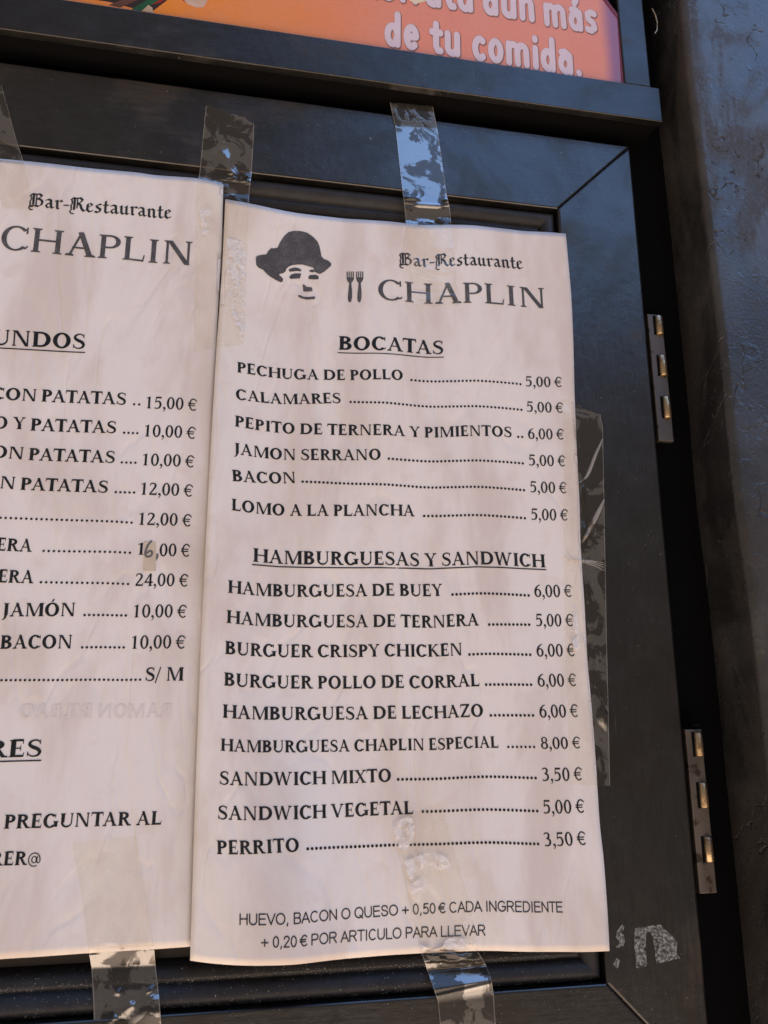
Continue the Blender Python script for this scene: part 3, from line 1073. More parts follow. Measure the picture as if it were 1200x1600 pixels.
def plump(text, a, b, name):
    """rounded words: a grey-brown rim, and a pale raised face with soft edges"""
    A, B = np.array(on_sign(*a)), np.array(on_sign(*b))
    x, sk = 0.0, []
    for ch in text:
        adv, st = BUB[ch]
        sk += [[(p[0] + x, p[1]) for p in s] for s in st]
        x += adv
    xs = [p[0] for s in sk for p in s]
    x0, x1 = min(xs) - 62, max(xs) + 62
    d = B - A
    k = np.hypot(*d) / (x1 - x0)
    ex = d / np.hypot(*d)
    ey = np.array([-ex[1], ex[0]])
    kk = k * PLUMP_TALL

    def fm(p, off=(0, 0)):
        q = A + ex * ((p[0] - x0) * k + off[0]) + ey * ((p[1] + 0) * kk + off[1])
        return (q[0], q[1])
    root = None
    for wd, y, mat, off, nm in ((172, .06, M_LRIM, (.32, -.25), 'letter_rim'), (142, .16, M_LFACE, (0, 0), 'letter_face')):
        v, f = union([q for s in sk for q in round_stroke(s, wd)])
        vv = [fm(p, off) for p in v]
        if root is None:
            root = flat('lettering', vv, f, SIGN_Y - y, mat, sgn)
        else:
            flat(nm, vv, f, SIGN_Y - y, mat, root)


PLUMP_TALL = 1.38
M_LFACE = flat_mat('letter_lilac_white', (.74, .62, .70), .4, var=.12, scale=90)
M_LRIM = flat_mat('letter_rim_brown', (.30, .15, .11), .5)
plump('de tu comida.', (601, 72), (909, 121), 'lower')
plump('Disfruta', (548, -7), (739, 21), 'upper')
plump('aún', (755, 22.5), (835, 36), 'upper')
plump('más', (851, 41), (934, 54.5), 'upper')


def printed(name, px, col, dy, rough=.35):
    v, f = union([[tuple(np.array(on_sign(*p)) * 100) for p in px]])
    return flat(name, [(x / 100, z / 100) for x, z in v], f, SIGN_Y - dy, flat_mat(name + '_ink', col, rough, var=.3, scale=140), sgn)


pic = printed('food_picture', [(60, -25), (60, -12), (130, -3), (170, 3), (212, 14), (238, 18), (275, -10), (290, -40), (160, -50)], (.035, .022, .016), .05)
for nm, px, col, dy in (
        ('green_band', [(205, 15), (220, 18), (262, -8), (290, -30), (262, -32), (240, -6)], (.018, .10, .04), .10),
        ('stitched_band', [(170, 8), (188, 12), (228, -5), (250, -22), (232, -26), (212, -8)], (.13, .055, .035), .10),
        ('cream_piece', [(222, 17), (240, 21), (238, 12), (232, 8)], (.52, .40, .27), .12),
        ('tomato_piece', [(236, 8), (252, 4), (262, -4), (280, -3), (292, 5), (312, 2), (330, -20), (300, -34), (262, -26)], (.30, .02, .012), .08),
        ('onion_piece', [(284, -4), (292, 6), (306, 12), (318, 12), (324, 2), (326, -14), (308, -16)], (.62, .44, .33), .12)):
    o = printed(nm, px, col, dy)
    o.parent = pic
printed('reflection_spot', [(632, -6), (640, 2), (652, 6), (664, 3), (672, -6)], (.80, .66, .45), .22, .2)  # pale blob painting a bright reflection onto the sign

# ------------------------------------------------------------------ the two menus


def sm(a, b, x):
    t = min(1, max(0, (x - a) / (b - a)))
    return t * t * (3 - 2 * t)


def depth_right(s, t):
    d = -1.1
    d -= 1.3 * math.sin(math.pi * min(1, max(0, s))) * (.4 + .6 * math.sin(math.pi * min(1, max(0, t))))
    d -= 2.6 * (1 - sm(0, .22, s)) * sm(.06, .45, t) * (1 - sm(.7, 1.0, t) * .65)          # the left edge lifts
    d -= 7.0 * math.exp(-((s - .2) / .13) ** 2) * sm(.66, 1.02, t)                          # belly at the foot
    d -= 1.2 * math.exp(-((s - .78) / .10) ** 2) * sm(.75, 1.0, t)
    d -= .9 * math.exp(-((s - .62) / .09) ** 2) * (1 - sm(0, .14, t))                       # ripples along the head
    d -= 1.3 * math.exp(-((s - .14) / .10) ** 2) * (1 - sm(0, .2, t))
    d += .35 * math.sin(7.3 * s + 2.1 * t) * math.sin(5.1 * t + 1.7 * s) + .16 * math.sin(19 * s - 6 * t) * math.sin(9 * t + 2)
    d += .22 * math.exp(-((s + .35 * t - .62) / .035) ** 2) * sm(.1, .5, t) - .2 * math.exp(-((s - .2 * t - .38) / .03) ** 2) * (1 - sm(.3, .9, t))
    return d


def depth_left(s, t):
    d = -.7
    d -= .5 * math.sin(math.pi * min(1, max(0, t))) * (1 - sm(.75, .98, s))
    d -= 1.6 * math.exp(-((s - .55) / .2) ** 2) * sm(.7, 1.0, t)
    d += .2 * math.sin(9 * s + 3 * t) * math.sin(6 * t + s) + .1 * math.sin(21 * s + 5 * t)
    d += .15 * math.exp(-((s - .25 * t - .62) / .03) ** 2) * sm(.1, .5, t)
    return d


RIGHT = Sheet(
    top=[(352, 311), (389, 317.5), (433, 327), (464, 333), (510, 338.5), (548, 342), (606, 345.5), (663, 351), (702, 351.5), (740, 352.5), (780, 356.5), (820, 361), (860, 363), (884, 365)],
    right=[(884, 365), (889, 420), (893, 470), (896, 540), (897.5, 610), (901, 700), (905, 780), (907.5, 860), (913, 940), (918, 1030), (925, 1110), (931, 1190), (937, 1285), (943, 1340), (949, 1420), (952.5, 1486)],
    bottom=[(297, 1501), (330, 1505.5), (365, 1508.5), (400, 1509.5), (430, 1508.5), (470, 1505), (520, 1499), (570, 1495), (620, 1491.5), (690, 1488), (767, 1486), (850, 1487), (910, 1487.5), (952.5, 1486)],
    left=[(352, 311), (347, 420), (337.5, 557), (325.5, 770), (314.8, 985), (305, 1240), (297, 1501)],
    depth=depth_right, W=150.0, H=292.0)
LEFT = Sheet(
    top=[(-301.0, -9.5, 0), (-262, -8.6, 0), (0, 247.5), (38.5, 251.5), (90, 257.5), (140, 263), (210, 269), (245, 274), (297.5, 277.5), (325, 281.5), (349, 288)],
    right=[(349, 288), (346.2, 380), (339, 520), (329, 800), (316, 1100), (306, 1300), (300, 1479)],
    bottom=[(-300.0, -300.0, 0), (-250, -300.5, 0), (0, 1497), (60, 1494), (140, 1489), (240, 1483), (300, 1479)],
    left=[(-301.0, -9.5, 0), (-300.8, -100, 0), (-300.5, -200, 0), (-300.0, -300.0, 0)],
    depth=depth_left, W=150.0, H=292.0)


def paper_mat(seed):
    t = NT('menu_paper')
    v = t.coord()
    off = t.n('ShaderNodeMapping', {'Vector': v, 'Location': (seed, 0, seed * .7)}).outputs[0]
    st = t.n('ShaderNodeMapping', {'Vector': off, 'Scale': (1, 1, .35), 'Rotation': (0, .25, 0)}).outputs[0]
    cloud = t.noise(st, 38.0, 5, .6, .4)
    blot = t.noise(off, 95.0, 4, .6)
    c = t.mix(t.ramp(cloud, .40, .68), (.875, .835, .81), (.745, .67, .625))
    c = t.mix(t.ramp(blot, .54, .72, 0, .4), c, (.76, .66, .60))
    spk = t.ramp(t.noise(off, 900.0, 2, .5), .80, .82, 0, .5)
    c = t.mix(spk, c, (.30, .25, .22))
    cre = t.noise(st, 26.0, 3, .5, .8)
    fold = t.n('ShaderNodeMath', {0: t.math('SUBTRACT', cre, .5)}, operation='ABSOLUTE').outputs[0]
    h = t.math('ADD', t.math('MULTIPLY', cloud, 1.1), t.math('MULTIPLY', t.ramp(fold, 0, .03, 0, .25), 1.0))
    h = t.math('ADD', h, t.math('MULTIPLY', t.noise(off, 700.0, 2), .04))
    t.principled(Base_Color=c, Roughness=.62, Specular_IOR_Level=.28, Normal=t.bump(h, .5, .0011))
    return t.m


def ink_mat(name, col):
    t = NT(name)
    nz = t.noise(t.coord(), 1500.0, 2, .6)
    big = t.noise(t.coord(), 220.0, 3, .6)
    f = t.math('ADD', t.math('MULTIPLY', nz, .5), t.math('MULTIPLY', big, .5))
    c = t.mix(t.ramp(f, .42, .66), col, tuple(min(1, x * 1.7 + .012) for x in col))
    t.principled(Base_Color=c, Roughness=.55, Specular_IOR_Level=.25)
    return t.m


M_INK = ink_mat('black_ink', (.010, .012, .014))
M_GREY = ink_mat('grey_ink', (.075, .074, .078))
M_MID = ink_mat('soft_black_ink', (.022, .024, .026))
M_GHOST = flat_mat('show_through', (.79, .735, .705), .65, var=.04)

menu = RIGHT.build('menu_sheet', paper_mat(0.0), None)
tag(menu, 'white paper menu listing BOCATAS and HAMBURGUESAS Y SANDWICH, taped over the window', 'menu', 'paper menus taped to the window')
menu2 = LEFT.build('menu_sheet', paper_mat(1.37), None)
tag(menu2, 'white paper menu half in view with patched price 16,00, tucked under its neighbour', 'menu', 'paper menus taped to the window')


def writing(sheet, parent, name, items, mat=None, font='serif'):
    v, f = lines_on(sheet, items, font)
    return sheet.ink(name, mat or M_INK, parent, v, f)


def underline(sheet, a, b, th):
    A, B = sheet.mm(*a), sheet.mm(*b)
    d = (B - A) / np.hypot(*(B - A))
    n = np.array([-d[1], d[0]]) * th / 2
    N = 12
    V, F = [], []
    for k in range(N + 1):
        p = A + (B - A) * k / N
        V += [tuple(p + n), tuple(p - n)]
    for k in range(N):
        F.append((2 * k, 2 * k + 1, 2 * k + 3, 2 * k + 2))
    return V, F


def heading(sheet, parent, items, ul):
    v, f = lines_on(sheet, items)
    v2, f2 = underline(sheet, *ul)
    return sheet.ink('heading', M_INK, parent, v + v2, f + [tuple(i + len(v) for i in q) for q in f2])


# masthead of the right-hand menu
writing(RIGHT, menu, 'masthead', [('Bar-Restaurante', (623.5, 414), (817.5, 421), 19.5)], M_MID, 'black')
writing(RIGHT, menu, 'masthead', [('CHAPLIN', (591, 468), (851.5, 481.5), 31.5)], M_GREY, 'light')
heading(RIGHT, menu, [('BOCATAS', (529, 546.5), (692.5, 553.2), 21)], ((527.5, 551.2), (693.5, 558.2), .42))
heading(RIGHT, menu, [('HAMBURGUESAS Y SANDWICH', (395.5, 877.5), (852.5, 886.8), 20.5)], ((394, 882.2), (853.5, 890.2), .45))
ROWS = [
    ('PECHUGA DE POLLO', (370.5, 587.3 - 5.6), (629.5, 594.3), 15.8, 29, (641, 595.5), (815, 602.4), '5,00 €', (821.6, 603.5), (878.3, 605)),
    ('CALAMARES', (369, 624.3), (532.5, 630), 16, 45, (545.8, 630), (816.5, 642.5), '5,00 €', (823.4, 643), (880, 645.3)),
    ('PEPITO DE TERNERA Y PIMIENTOS', (367, 666.2), (799.6, 683.5), 16.5, 2, (808, 684.6), (818, 684.8), '6,00 €', (825.3, 685.4), (881.2, 687)),
    ('JAMON SERRANO', (365.7, 709.2), (595, 718.3), 17, 35, (605.5, 718.6), (818.8, 726.3), '5,00 €', (826.7, 727), (883.6, 729)),
    ('BACON', (363.3, 751.8), (461.8, 754.6), 17.3, 57, (470.7, 754.6), (820.6, 768.2), '5,00 €', (828.6, 769), (885.5, 771)),
    ('LOMO A LA PLANCHA', (362, 797.3), (648, 807), 17.6, 26, (660.6, 808.2), (822, 812), '5,00 €', (830, 812), (887.4, 813.5)),
    ('HAMBURGUESA DE BUEY', (356.4, 926.2), (691.4, 930.8), 19, 20, (705, 931.4), (828, 932.8), '6,00 €', (835.4, 932.3), (894, 932.8)),
    ('HAMBURGUESA DE TERNERA', (354, 973.2), (748.4, 977.5), 19.2, 11, (762.4, 978.2), (829, 978.4), '5,00 €', (837.8, 978.2), (896, 978.6)),
    ('BURGUER CRISPY CHICKEN', (351.6, 1021.7), (721.8, 1023.7), 19.5, 16, (731.5, 1025.2), (830.6, 1025.4), '6,00 €', (838.8, 1025.4), (898.7, 1025.4)),
    ('BURGUER POLLO DE CORRAL', (350, 1071), (749.4, 1072.3), 19.7, 12, (757.6, 1072.2), (832, 1072.2), '6,00 €', (840.7, 1072.4), (901, 1072.2)),
    ('HAMBURGUESA DE LECHAZO', (348, 1121.3), (755, 1119.8), 20, 11, (765, 1120.2), (835, 1120.2), '6,00 €', (843.5, 1120.8), (904, 1120.3)),
    ('HAMBURGUESA CHAPLIN ESPECIAL', (345, 1173), (779, 1168.7), 18.2, 7, (792.5, 1169.2), (836.5, 1169.2), '8,00 €', (845.5, 1169.8), (907.3, 1169.2)),
    ('SANDWICH MIXTO', (343.5, 1225.8), (611, 1221.3), 20.5, 34, (620, 1220.2), (839, 1218.2), '3,50 €', (848, 1220), (910, 1219.2)),
    ('SANDWICH VEGETAL', (341, 1280), (646, 1272), 21, 28, (658.5, 1270.6), (841.5, 1269.8), '5,00 €', (849.5, 1271), (913.5, 1269.8)),
    ('PERRITO', (339, 1334.5), (467.5, 1330.3), 21.3, 56, (478.5, 1329), (843, 1321.2), '3,50 €', (851.5, 1322), (916.5, 1320)),
]
for nm, a, b, cap, nd, da, db, pr, pa, pb in ROWS:
    writing(RIGHT, menu, 'menu_line', [(nm, a, b, cap), ('.' * nd, da, db, 2.15 * cap / 19), (pr, pa, pb, cap * 1.02)])
writing(RIGHT, menu, 'footnote', [('HUEVO, BACON O QUESO + 0,50 € CADA INGREDIENTE', (374, 1444.5), (879.5, 1425), 15.5),
                                  ('+ 0,20 € POR ARTICULO PARA LLEVAR', (407.5, 1480.3), (758.5, 1461.3), 15.8)], M_MID, 'sans')


def em(pts):
    return [(390 + x / 6.316, 350 + y / 6.316) for x, y in pts]


HAT = [(60, 330), (75, 315), (120, 305), (165, 300), (185, 265), (215, 238), (240, 242), (275, 235), (300, 180), (340, 120), (385, 80), (440, 68), (510, 72),
       (570, 88), (630, 130), (670, 175), (690, 220), (700, 270), (710, 320), (730, 345), (775, 362), (805, 390), (805, 410), (775, 440), (740, 470), (695, 495),
       (665, 485), (640, 470), (625, 480), (600, 475), (585, 460), (610, 452), (640, 450), (625, 432), (580, 418), (520, 402), (470, 402), (420, 408), (385, 422),
       (362, 445), (355, 470), (330, 488), (300, 492), (290, 505), (310, 520), (330, 540), (330, 565), (310, 578), (270, 560), (200, 520), (165, 490), (135, 455), (85, 430), (65, 405)]
FACE = [[(385, 450), (420, 435), (455, 430), (490, 440), (512, 455), (505, 470), (470, 465), (420, 470), (392, 472)],
        [(390, 525), (410, 500), (450, 488), (510, 490), (500, 525), (495, 540), (440, 540), (405, 545)],
        [(578, 525), (595, 505), (650, 502), (680, 515), (682, 545), (640, 548), (585, 545)],
        [(522, 600), (535, 597), (560, 620), (615, 628), (622, 660), (600, 668), (530, 668)],
        [(478, 705), (495, 703), (530, 718), (580, 722), (640, 715), (648, 728), (640, 742), (560, 748), (510, 735), (480, 718)]]


def fork(x):
    out = [[(x, 470 + 2), (x + 11, 470), (x + 12, 535), (x, 535)], [(x + 20, 470), (x + 31, 470), (x + 31, 535), (x + 20, 535)],
           [(x + 40, 470), (x + 51, 470), (x + 51, 535), (x + 40, 535)], [(x + 60, 470), (x + 72, 472), (x + 72, 535), (x + 60, 535)],
           [(x, 528), (x + 72, 528), (x + 70, 550), (x + 58, 570), (x + 48, 582), (x + 48, 610), (x + 24, 610), (x + 24, 582), (x + 12, 570), (x + 3, 550)],
           [(x + 24, 605), (x + 48, 605), (x + 55, 660), (x + 54, 720), (x + 46, 765), (x + 34, 775), (x + 20, 768), (x + 12, 740), (x + 14, 690)]]
    return out


v, f = poly_on(RIGHT, [em(HAT)] + [em(p) for p in FACE])
RIGHT.ink('emblem', M_GREY, menu, v, f)
v, f = poly_on(RIGHT, [em(p) for p in fork(957) + fork(1050)])
RIGHT.ink('emblem', M_GREY, menu, v, f)

# the left-hand menu
writing(LEFT, menu2, 'masthead', [('Bar-Restaurante', (44, 322.5), (268, 342), 21)], M_MID, 'black')
writing(LEFT, menu2, 'masthead', [('CHAPLIN', (0, 389.3), (298.5, 414.5), 37)], M_GREY, 'light')
heading(LEFT, menu2, [('SEGUNDOS', (-92, 537.5), (132.3, 545.5), 24)], ((-94, 541.5), (133, 551), .45))
heading(LEFT, menu2, [('RES', (-20, 1184.5), (64, 1182), 27)], ((-22, 1190.5), (64.5, 1188.2), .45))
LROWS = [
    [('CON', (-14, 623.8), (56, 627.2), 18.8), ('PATATAS', (64.5, 627.5), (196.5, 633), 18.8), ('..', (207.6, 633.6), (219.6, 634), 1.8), ('15,00 €', (228, 638), (307, 642.5), 19)],
    [('O Y', (-10, 669.5), (39, 671), 18.8), ('PATATAS', (47.4, 672.8), (181, 677.2), 18.8), ('....', (192, 678), (216.6, 678.8), 1.8), ('10,00 €', (225.6, 682), (305, 686.4), 19)],
    [('CON', (-36, 713.3), (35.4, 717.8), 18.8), ('PATATAS', (44.4, 719), (179, 723.7), 18.8), ('....', (188.4, 724.5), (213.6, 725), 1.8), ('10,00 €', (222.6, 727.2), (303, 731), 19)],
    [('CON', (-49, 760), (22, 764.3), 19), ('PATATAS', (31.5, 765.5), (168, 770.2), 19), ('.....', (179, 771), (211.5, 771.6), 1.85), ('12,00 €', (220, 773), (300.6, 776.6), 19.5)],
    [('.' * 27, (-1.5, 811), (207.6, 818.8), 1.9), ('12,00 €', (216.6, 820), (298.5, 823.2), 19.5)],
    [('TERNERA', (-85, 857.5), (49.5, 862.5), 19.8), ('.' * 18, (66, 862.8), (205, 865.8), 1.9), ('1', (214.5, 866.8), (224, 867), 19.5), ('00 €', (249, 869.2), (296.4, 870.2), 20)],
    [('TERNERA', (-83, 908), (52, 911.6), 20), ('.' * 18, (61.8, 911.8), (202, 914.6), 1.95), ('24,00 €', (211.5, 915.6), (293.4, 917), 20)],
    [('JAMÓN', (3, 963.5), (116.4, 962.6), 20.8), ('.' * 10, (130, 963.2), (198.6, 963.8), 2), ('10,00 €', (208.5, 964.8), (291, 965.6), 20.5)],
    [('BACON', (0, 1014), (111.6, 1013), 21), ('.' * 10, (126.3, 1013.7), (195.3, 1013.7), 2), ('10,00 €', (205.3, 1013.8), (289, 1013.7), 21)],
    [('.' * 31, (0, 1065), (220.8, 1064), 2), ('S/ M', (227.4, 1064.2), (286.7, 1063.7), 21)],
]
for r in LROWS:
    writing(LEFT, menu2, 'menu_line', r)
writing(LEFT, menu2, 'footnote', [('PREGUNTAR AL', (5.8, 1295), (252, 1288.4), 21.5)])
writing(LEFT, menu2, 'footnote', [('CAMARER@', (-110, 1355), (63, 1351.3), 21.5)])
writing(LEFT, menu2, 'show_through', [('RAMON BILBAO', (30, 1121.5), (268, 1120.5), 21, True)], M_GHOST)

# price patch on the left-hand menu, with a handwritten figure
t = NT('aged_patch')
nz = t.noise(t.coord(), 300.0, 3)
t.principled(Base_Color=t.mix(nz, (.60, .50, .38), (.70, .61, .49)), Roughness=.5)
pq = [LEFT.mm(*p) for p in ((225, 846.5), (243.5, 847), (243.7, 892.5), (223.8, 892))]
V = [LEFT.at(p[0] / 150, p[1] / 292) for p in pq]
V = [p + np.array([0, -.16, 0]) for p in V] + [p + np.array([0, -.06, 0]) for p in V]
patch = mesh('price_patch', V, [(3, 2, 1, 0), (4, 5, 6, 7)] + [(i, (i + 1) % 4, 4 + (i + 1) % 4, 4 + i) for i in range(4)], t.m)
tag(patch, 'small beige paper patch with handwritten 6 on a menu price', 'paper patch')
M_PENCIL = flat_mat('pencil_grey', (.15, .15, .16), .4, var=.35, scale=900)


def hand(pts, wd):
    P = [tuple(LEFT.mm(x / 3.333, 560 + y / 3.333) * 100) for x, y in pts]
    c = [tuple(p[:2]) for p in crom(P, 5)]
    return [q for q in round_stroke(c, wd)]


v, f = union(hand([(788, 953), (772, 972), (760, 1000), (757, 1022), (768, 1033), (786, 1028), (793, 1012), (782, 1003), (765, 1014)], 78))
LEFT.ink('handwriting', M_PENCIL, patch, [(x / 100, y / 100) for x, y in v], f, .22)
v, f = union(hand([(820, 1022), (818, 1036), (807, 1053)], 80))
LEFT.ink('pencil_comma', M_PENCIL, menu2, [(x / 100, y / 100) for x, y in v], f, .14)

# ------------------------------------------------------------------ sticker residue on the leaf


def residue_mat():
    t = NT('sticker_residue')
    v = t.coord()
    g = t.noise(v, 900.0, 3, .6)
    c = t.mix(t.ramp(g, .42, .62), (.09, .09, .088), (.34, .335, .32))
    p = t.principled(Base_Color=c, Roughness=.8, Specular_IOR_Level=.2, Normal=t.bump(g, .6, .0005))
    tr = t.n('ShaderNodeBsdfTransparent')
    mxs = t.n('ShaderNodeMixShader', {0: t.ramp(t.noise(v, 420.0, 4, .7), .36, .48)})
    t.t.links.new(tr.outputs[0], mxs.inputs[1])
    t.t.links.new(p.outputs[0], mxs.inputs[2])
    t.t.links.new(mxs.outputs[0], t.out.inputs[0])
    return t.m


RES = [[(420, 190), (450, 183), (480, 180), (530, 172), (570, 168), (600, 200), (640, 235), (670, 270), (663, 330), (685, 365), (610, 382), (545, 397), (535, 300), (522, 232), (505, 206),
        (488, 220), (484, 270), (486, 340), (490, 412), (428, 423), (424, 350), (414, 280)],
       [(345, 168), (358, 180), (352, 215), (361, 270), (350, 300), (308, 302), (330, 270), (308, 240), (318, 200)], [(310, 365), (332, 375), (325, 410), (315, 428), (290, 405), (300, 385)]]


def px_flat(polys, y):
    P = [[tuple(np.array((lambda b: (b[0], b[2]))(back(*p, y))) * 100) for p in q] for q in polys]
    v, f = union(P)
    return [(a / 100, b / 100) for a, b in v], f


v, f = px_flat([[(880 + x / 3.75, 1400 + y / 3.75) for x, y in q] for q in RES], -.05)
res = flat('sticker_residue', v, f, -.05, residue_mat(), None)
tag(res, 'grey speckled sticker residue left on the window stile', 'residue')

# ------------------------------------------------------------------ clear tape
def tape_mat():
    t = NT('clear_tape')
    uv = t.n('ShaderNodeUVMap', uv_map='tape').outputs[0]
    v = t.coord()
    wv = t.n('ShaderNodeMapping', {'Vector': v, 'Scale': (1, 1, 1)}).outputs[0]
    on = t.n('ShaderNodeSeparateXYZ', {0: t.n('ShaderNodeUVMap', uv_map='under').outputs[0]}).outputs[0]     # 1 where it sticks to paper
    an = t.noise(wv, 75.0, 5, .62, .7)
    air = t.ramp(t.math('SUBTRACT', an, t.math('MULTIPLY', on, .06)), .465, .51)                    # where the glue has let go
    fine = t.noise(wv, 260.0, 3, .6)
    wrk = t.noise(t.n('ShaderNodeMapping', {'Vector': v, 'Scale': (14, 14, 55), 'Rotation': (0, .35, 0)}).outputs[0], 1.6, 4, .6, .4)
    sp = t.n('ShaderNodeSeparateXYZ', {0: uv})
    e = t.math('ABSOLUTE', t.math('SUBTRACT', sp.outputs[0], .5))
    edge = t.ramp(e, .480, .494)
    h = t.math('ADD', t.math('MULTIPLY', wrk, t.ramp(on, 0, 1, .28, 1.5, False)), t.math('MULTIPLY', air, .05))
    h = t.math('ADD', h, t.math('MULTIPLY', fine, .06))
    nrm = t.bump(h, .5, .0006)
    tr = t.n('ShaderNodeBsdfTransparent', {'Color': t.mix(on, (.56, .49, .41), (.995, .985, .955))})
    gl = t.n('ShaderNodeBsdfGlossy', {'Color': (1, 1, 1, 1), 'Roughness': t.ramp(on, 0, 1, .11, .05, False), 'Normal': nrm})
    df = t.n('ShaderNodeBsdfDiffuse', {'Color': (.80, .77, .72, 1)})
    bk = t.n('ShaderNodeNewGeometry').outputs['Backfacing']
    fr = t.n('ShaderNodeFresnel', {'IOR': t.ramp(bk, 0, 1, 1.5, 1 / 1.5, False), 'Normal': nrm}).outputs[0]
    fr = t.math('MULTIPLY', fr, t.ramp(bk, 0, 1, 1, .0, False))
    lift_ = t.ramp(on, 0, 1, 5.5, 1.7, False)
    gain = t.math('ADD', t.math('MULTIPLY', air, t.math('SUBTRACT', lift_, t.ramp(on, 0, 1, 1.3, 1.0, False))), t.ramp(on, 0, 1, 1.3, 1.0, False))
    fac = t.math('MULTIPLY', fr, t.math('MAXIMUM', gain, 1.0), clamp=True)
    a = t.n('ShaderNodeMixShader', {0: fac})
    t.t.links.new(tr.outputs[0], a.inputs[1])
    t.t.links.new(gl.outputs[0], a.inputs[2])
    hz = t.math('ADD', t.math('MULTIPLY', edge, .2), t.math('MULTIPLY', t.ramp(fine, .68, .76), .16))
    hz = t.math('ADD', hz, t.math('MULTIPLY', t.math('MULTIPLY', air, on), .05))
    hz = t.math('ADD', hz, t.math('MULTIPLY', t.math('SUBTRACT', 1.0, on), .02))
    hz = t.math('ADD', hz, .006)
    b = t.n('ShaderNodeMixShader', {0: hz})
    t.t.links.new(a.outputs[0], b.inputs[1])
    t.t.links.new(df.outputs[0], b.inputs[2])
    t.t.links.new(b.outputs[0], t.out.inputs[0])
    return t.m


M_TAPE = tape_mat()


def surface_depth(px, py):
    for sh in (RIGHT, LEFT):
        s, tt = sh.find(px, py)
        if -.002 <= s <= 1.002 and -.002 <= tt <= 1.002:
            return sh.depth(s, tt), True
    return 0.0, False


def tape(rows, label, lift=.3, nu=10, sub=7, tilt=None, tear=None):
    """a strip through rows of (left pixel, right pixel, depth or None); None lies on whatever is beneath"""
    R = []
    for k in range(len(rows) - 1):
        for j in range(sub):
            R.append((k, j / sub))
    R.append((len(rows) - 2, 1.0))
    V, F, UV, ON = [], [], [], []
    rnd = random.Random(len(label))
    for m, (k, q) in enumerate(R):
        a, b = rows[k], rows[k + 1]
        for i in range(nu + 1):
            u = i / nu
            l = np.array(a[0]) * (1 - q) + np.array(b[0]) * q
            r = np.array(a[1]) * (1 - q) + np.array(b[1]) * q
            p = l * (1 - u) + r * u
            if tear and m == 0:
                p = p + np.array([0, rnd.uniform(-tear, tear)])
            da = surface_depth(*p)[0] if a[2] is None else a[2]
            db = surface_depth(*p)[0] if b[2] is None else b[2]
            y = da * (1 - q) + db * q
            sd_, on = surface_depth(*p)
            y = min(y, sd_) if on else y
            y -= lift
            if tilt:
                y -= tilt(u, (m / (len(R) - 1)))
            V.append(back(p[0], p[1], y))
            UV.append((u, m / (len(R) - 1)))
            ON.append((1.0 if on else 0.0, 0))
    n = nu + 1
    for m in range(len(R) - 1):
        for i in range(nu):
            F.append((m * n + i, (m + 1) * n + i, (m + 1) * n + i + 1, m * n + i + 1))
    o = mesh('tape_strip', V, F, M_TAPE, None, True)
    uvl = o.data.uv_layers.new(name='tape')
    for lp in o.data.loops:
        uvl.data[lp.index].uv = UV[lp.vertex_index]
    uv2 = o.data.uv_layers.new(name='under')
    for lp in o.data.loops:
        uv2.data[lp.index].uv = ON[lp.vertex_index]
    tag(o, label, 'tape', 'clear tape strips holding the menus')
    return o


tape([((-42, 128), (2, 132), 0), ((-20, 215), (26, 220), 0), ((-10, 245), (36, 250), None), ((0, 300), (48, 303), None), ((4, 325), (54, 328), None)],
     'clear tape strip over the top of the half-seen menu, cut off by the picture edge', tear=1.5)
head = tape([((322, 163), (397, 190), 0), ((317, 215), (396, 222), 0), ((312, 268), (393, 272), -.2), ((308, 288), (390, 296), None), ((306, 330), (388, 330), None), ((303, 550), (381, 538), None)],
     'clear tape strip with torn top bridging the tops of both menus', tear=3)
tape([((609, 160), (676, 166), -1.6), ((618, 200), (684, 205), -.2), ((624, 255), (692, 262), 0), ((629, 300), (698, 305), -.3), ((632, 322), (703, 326), -1.2), ((634, 346), (705, 350), None), ((637, 380), (709, 385), None), ((645, 480), (716, 478), None)],
     'shiny bluish clear tape strip above the word Restaurante on the BOCATAS menu', tear=1)
low = tape([((612, 1280), (690, 1254), None), ((622, 1330), (708, 1325), None), ((641, 1420), (735, 1415), None), ((658, 1488), (746, 1485), None), ((668, 1517), (760, 1509), 2.4), ((678, 1546), (768, 1531), -1.5), ((684, 1564), (771, 1552), -.4), ((690, 1625), (776, 1620), 0)],
     'clear tape strip crossing the footnote below PERRITO down to the window rail', tear=2, nu=26, sub=12,
     tilt=lambda u, v: .72 * sm(.02, .06, v) * (1 - sm(.46, .56, v)) * sm(0, .12, u) * (1 - sm(.5, .95, u + .25 * math.sin(9 * v))) * max(0, math.sin(27 * v + 5 * u + 1.4 * math.sin(7 * u)) + .5 * math.sin(61 * v - 17 * u + 2) + .3 * math.sin(21 * u + 90 * v))
     + .3 * sm(.5, .53, v) * (1 - sm(.55, .58, v)) * max(0, math.sin(23 * u + 1))
     + .5 * math.exp(-((v - .80 + .05 * u) / .02) ** 2))
tape([((113, 1318), (212, 1305), None), ((128, 1400), (228, 1396), None), ((139, 1489), (241, 1484), None), ((143, 1512), (243, 1508), 3.0), ((146, 1570), (249, 1560), 1.2), ((148, 1625), (253, 1618), 0)],
     'clear tape strip at the foot of the half-seen menu, below PREGUNTAR AL', nu=16, sub=10, tilt=lambda u, v: 3.4 * max(0, u - .38) * sm(.755, .83, v) * (1 - sm(.86, .97, v)))
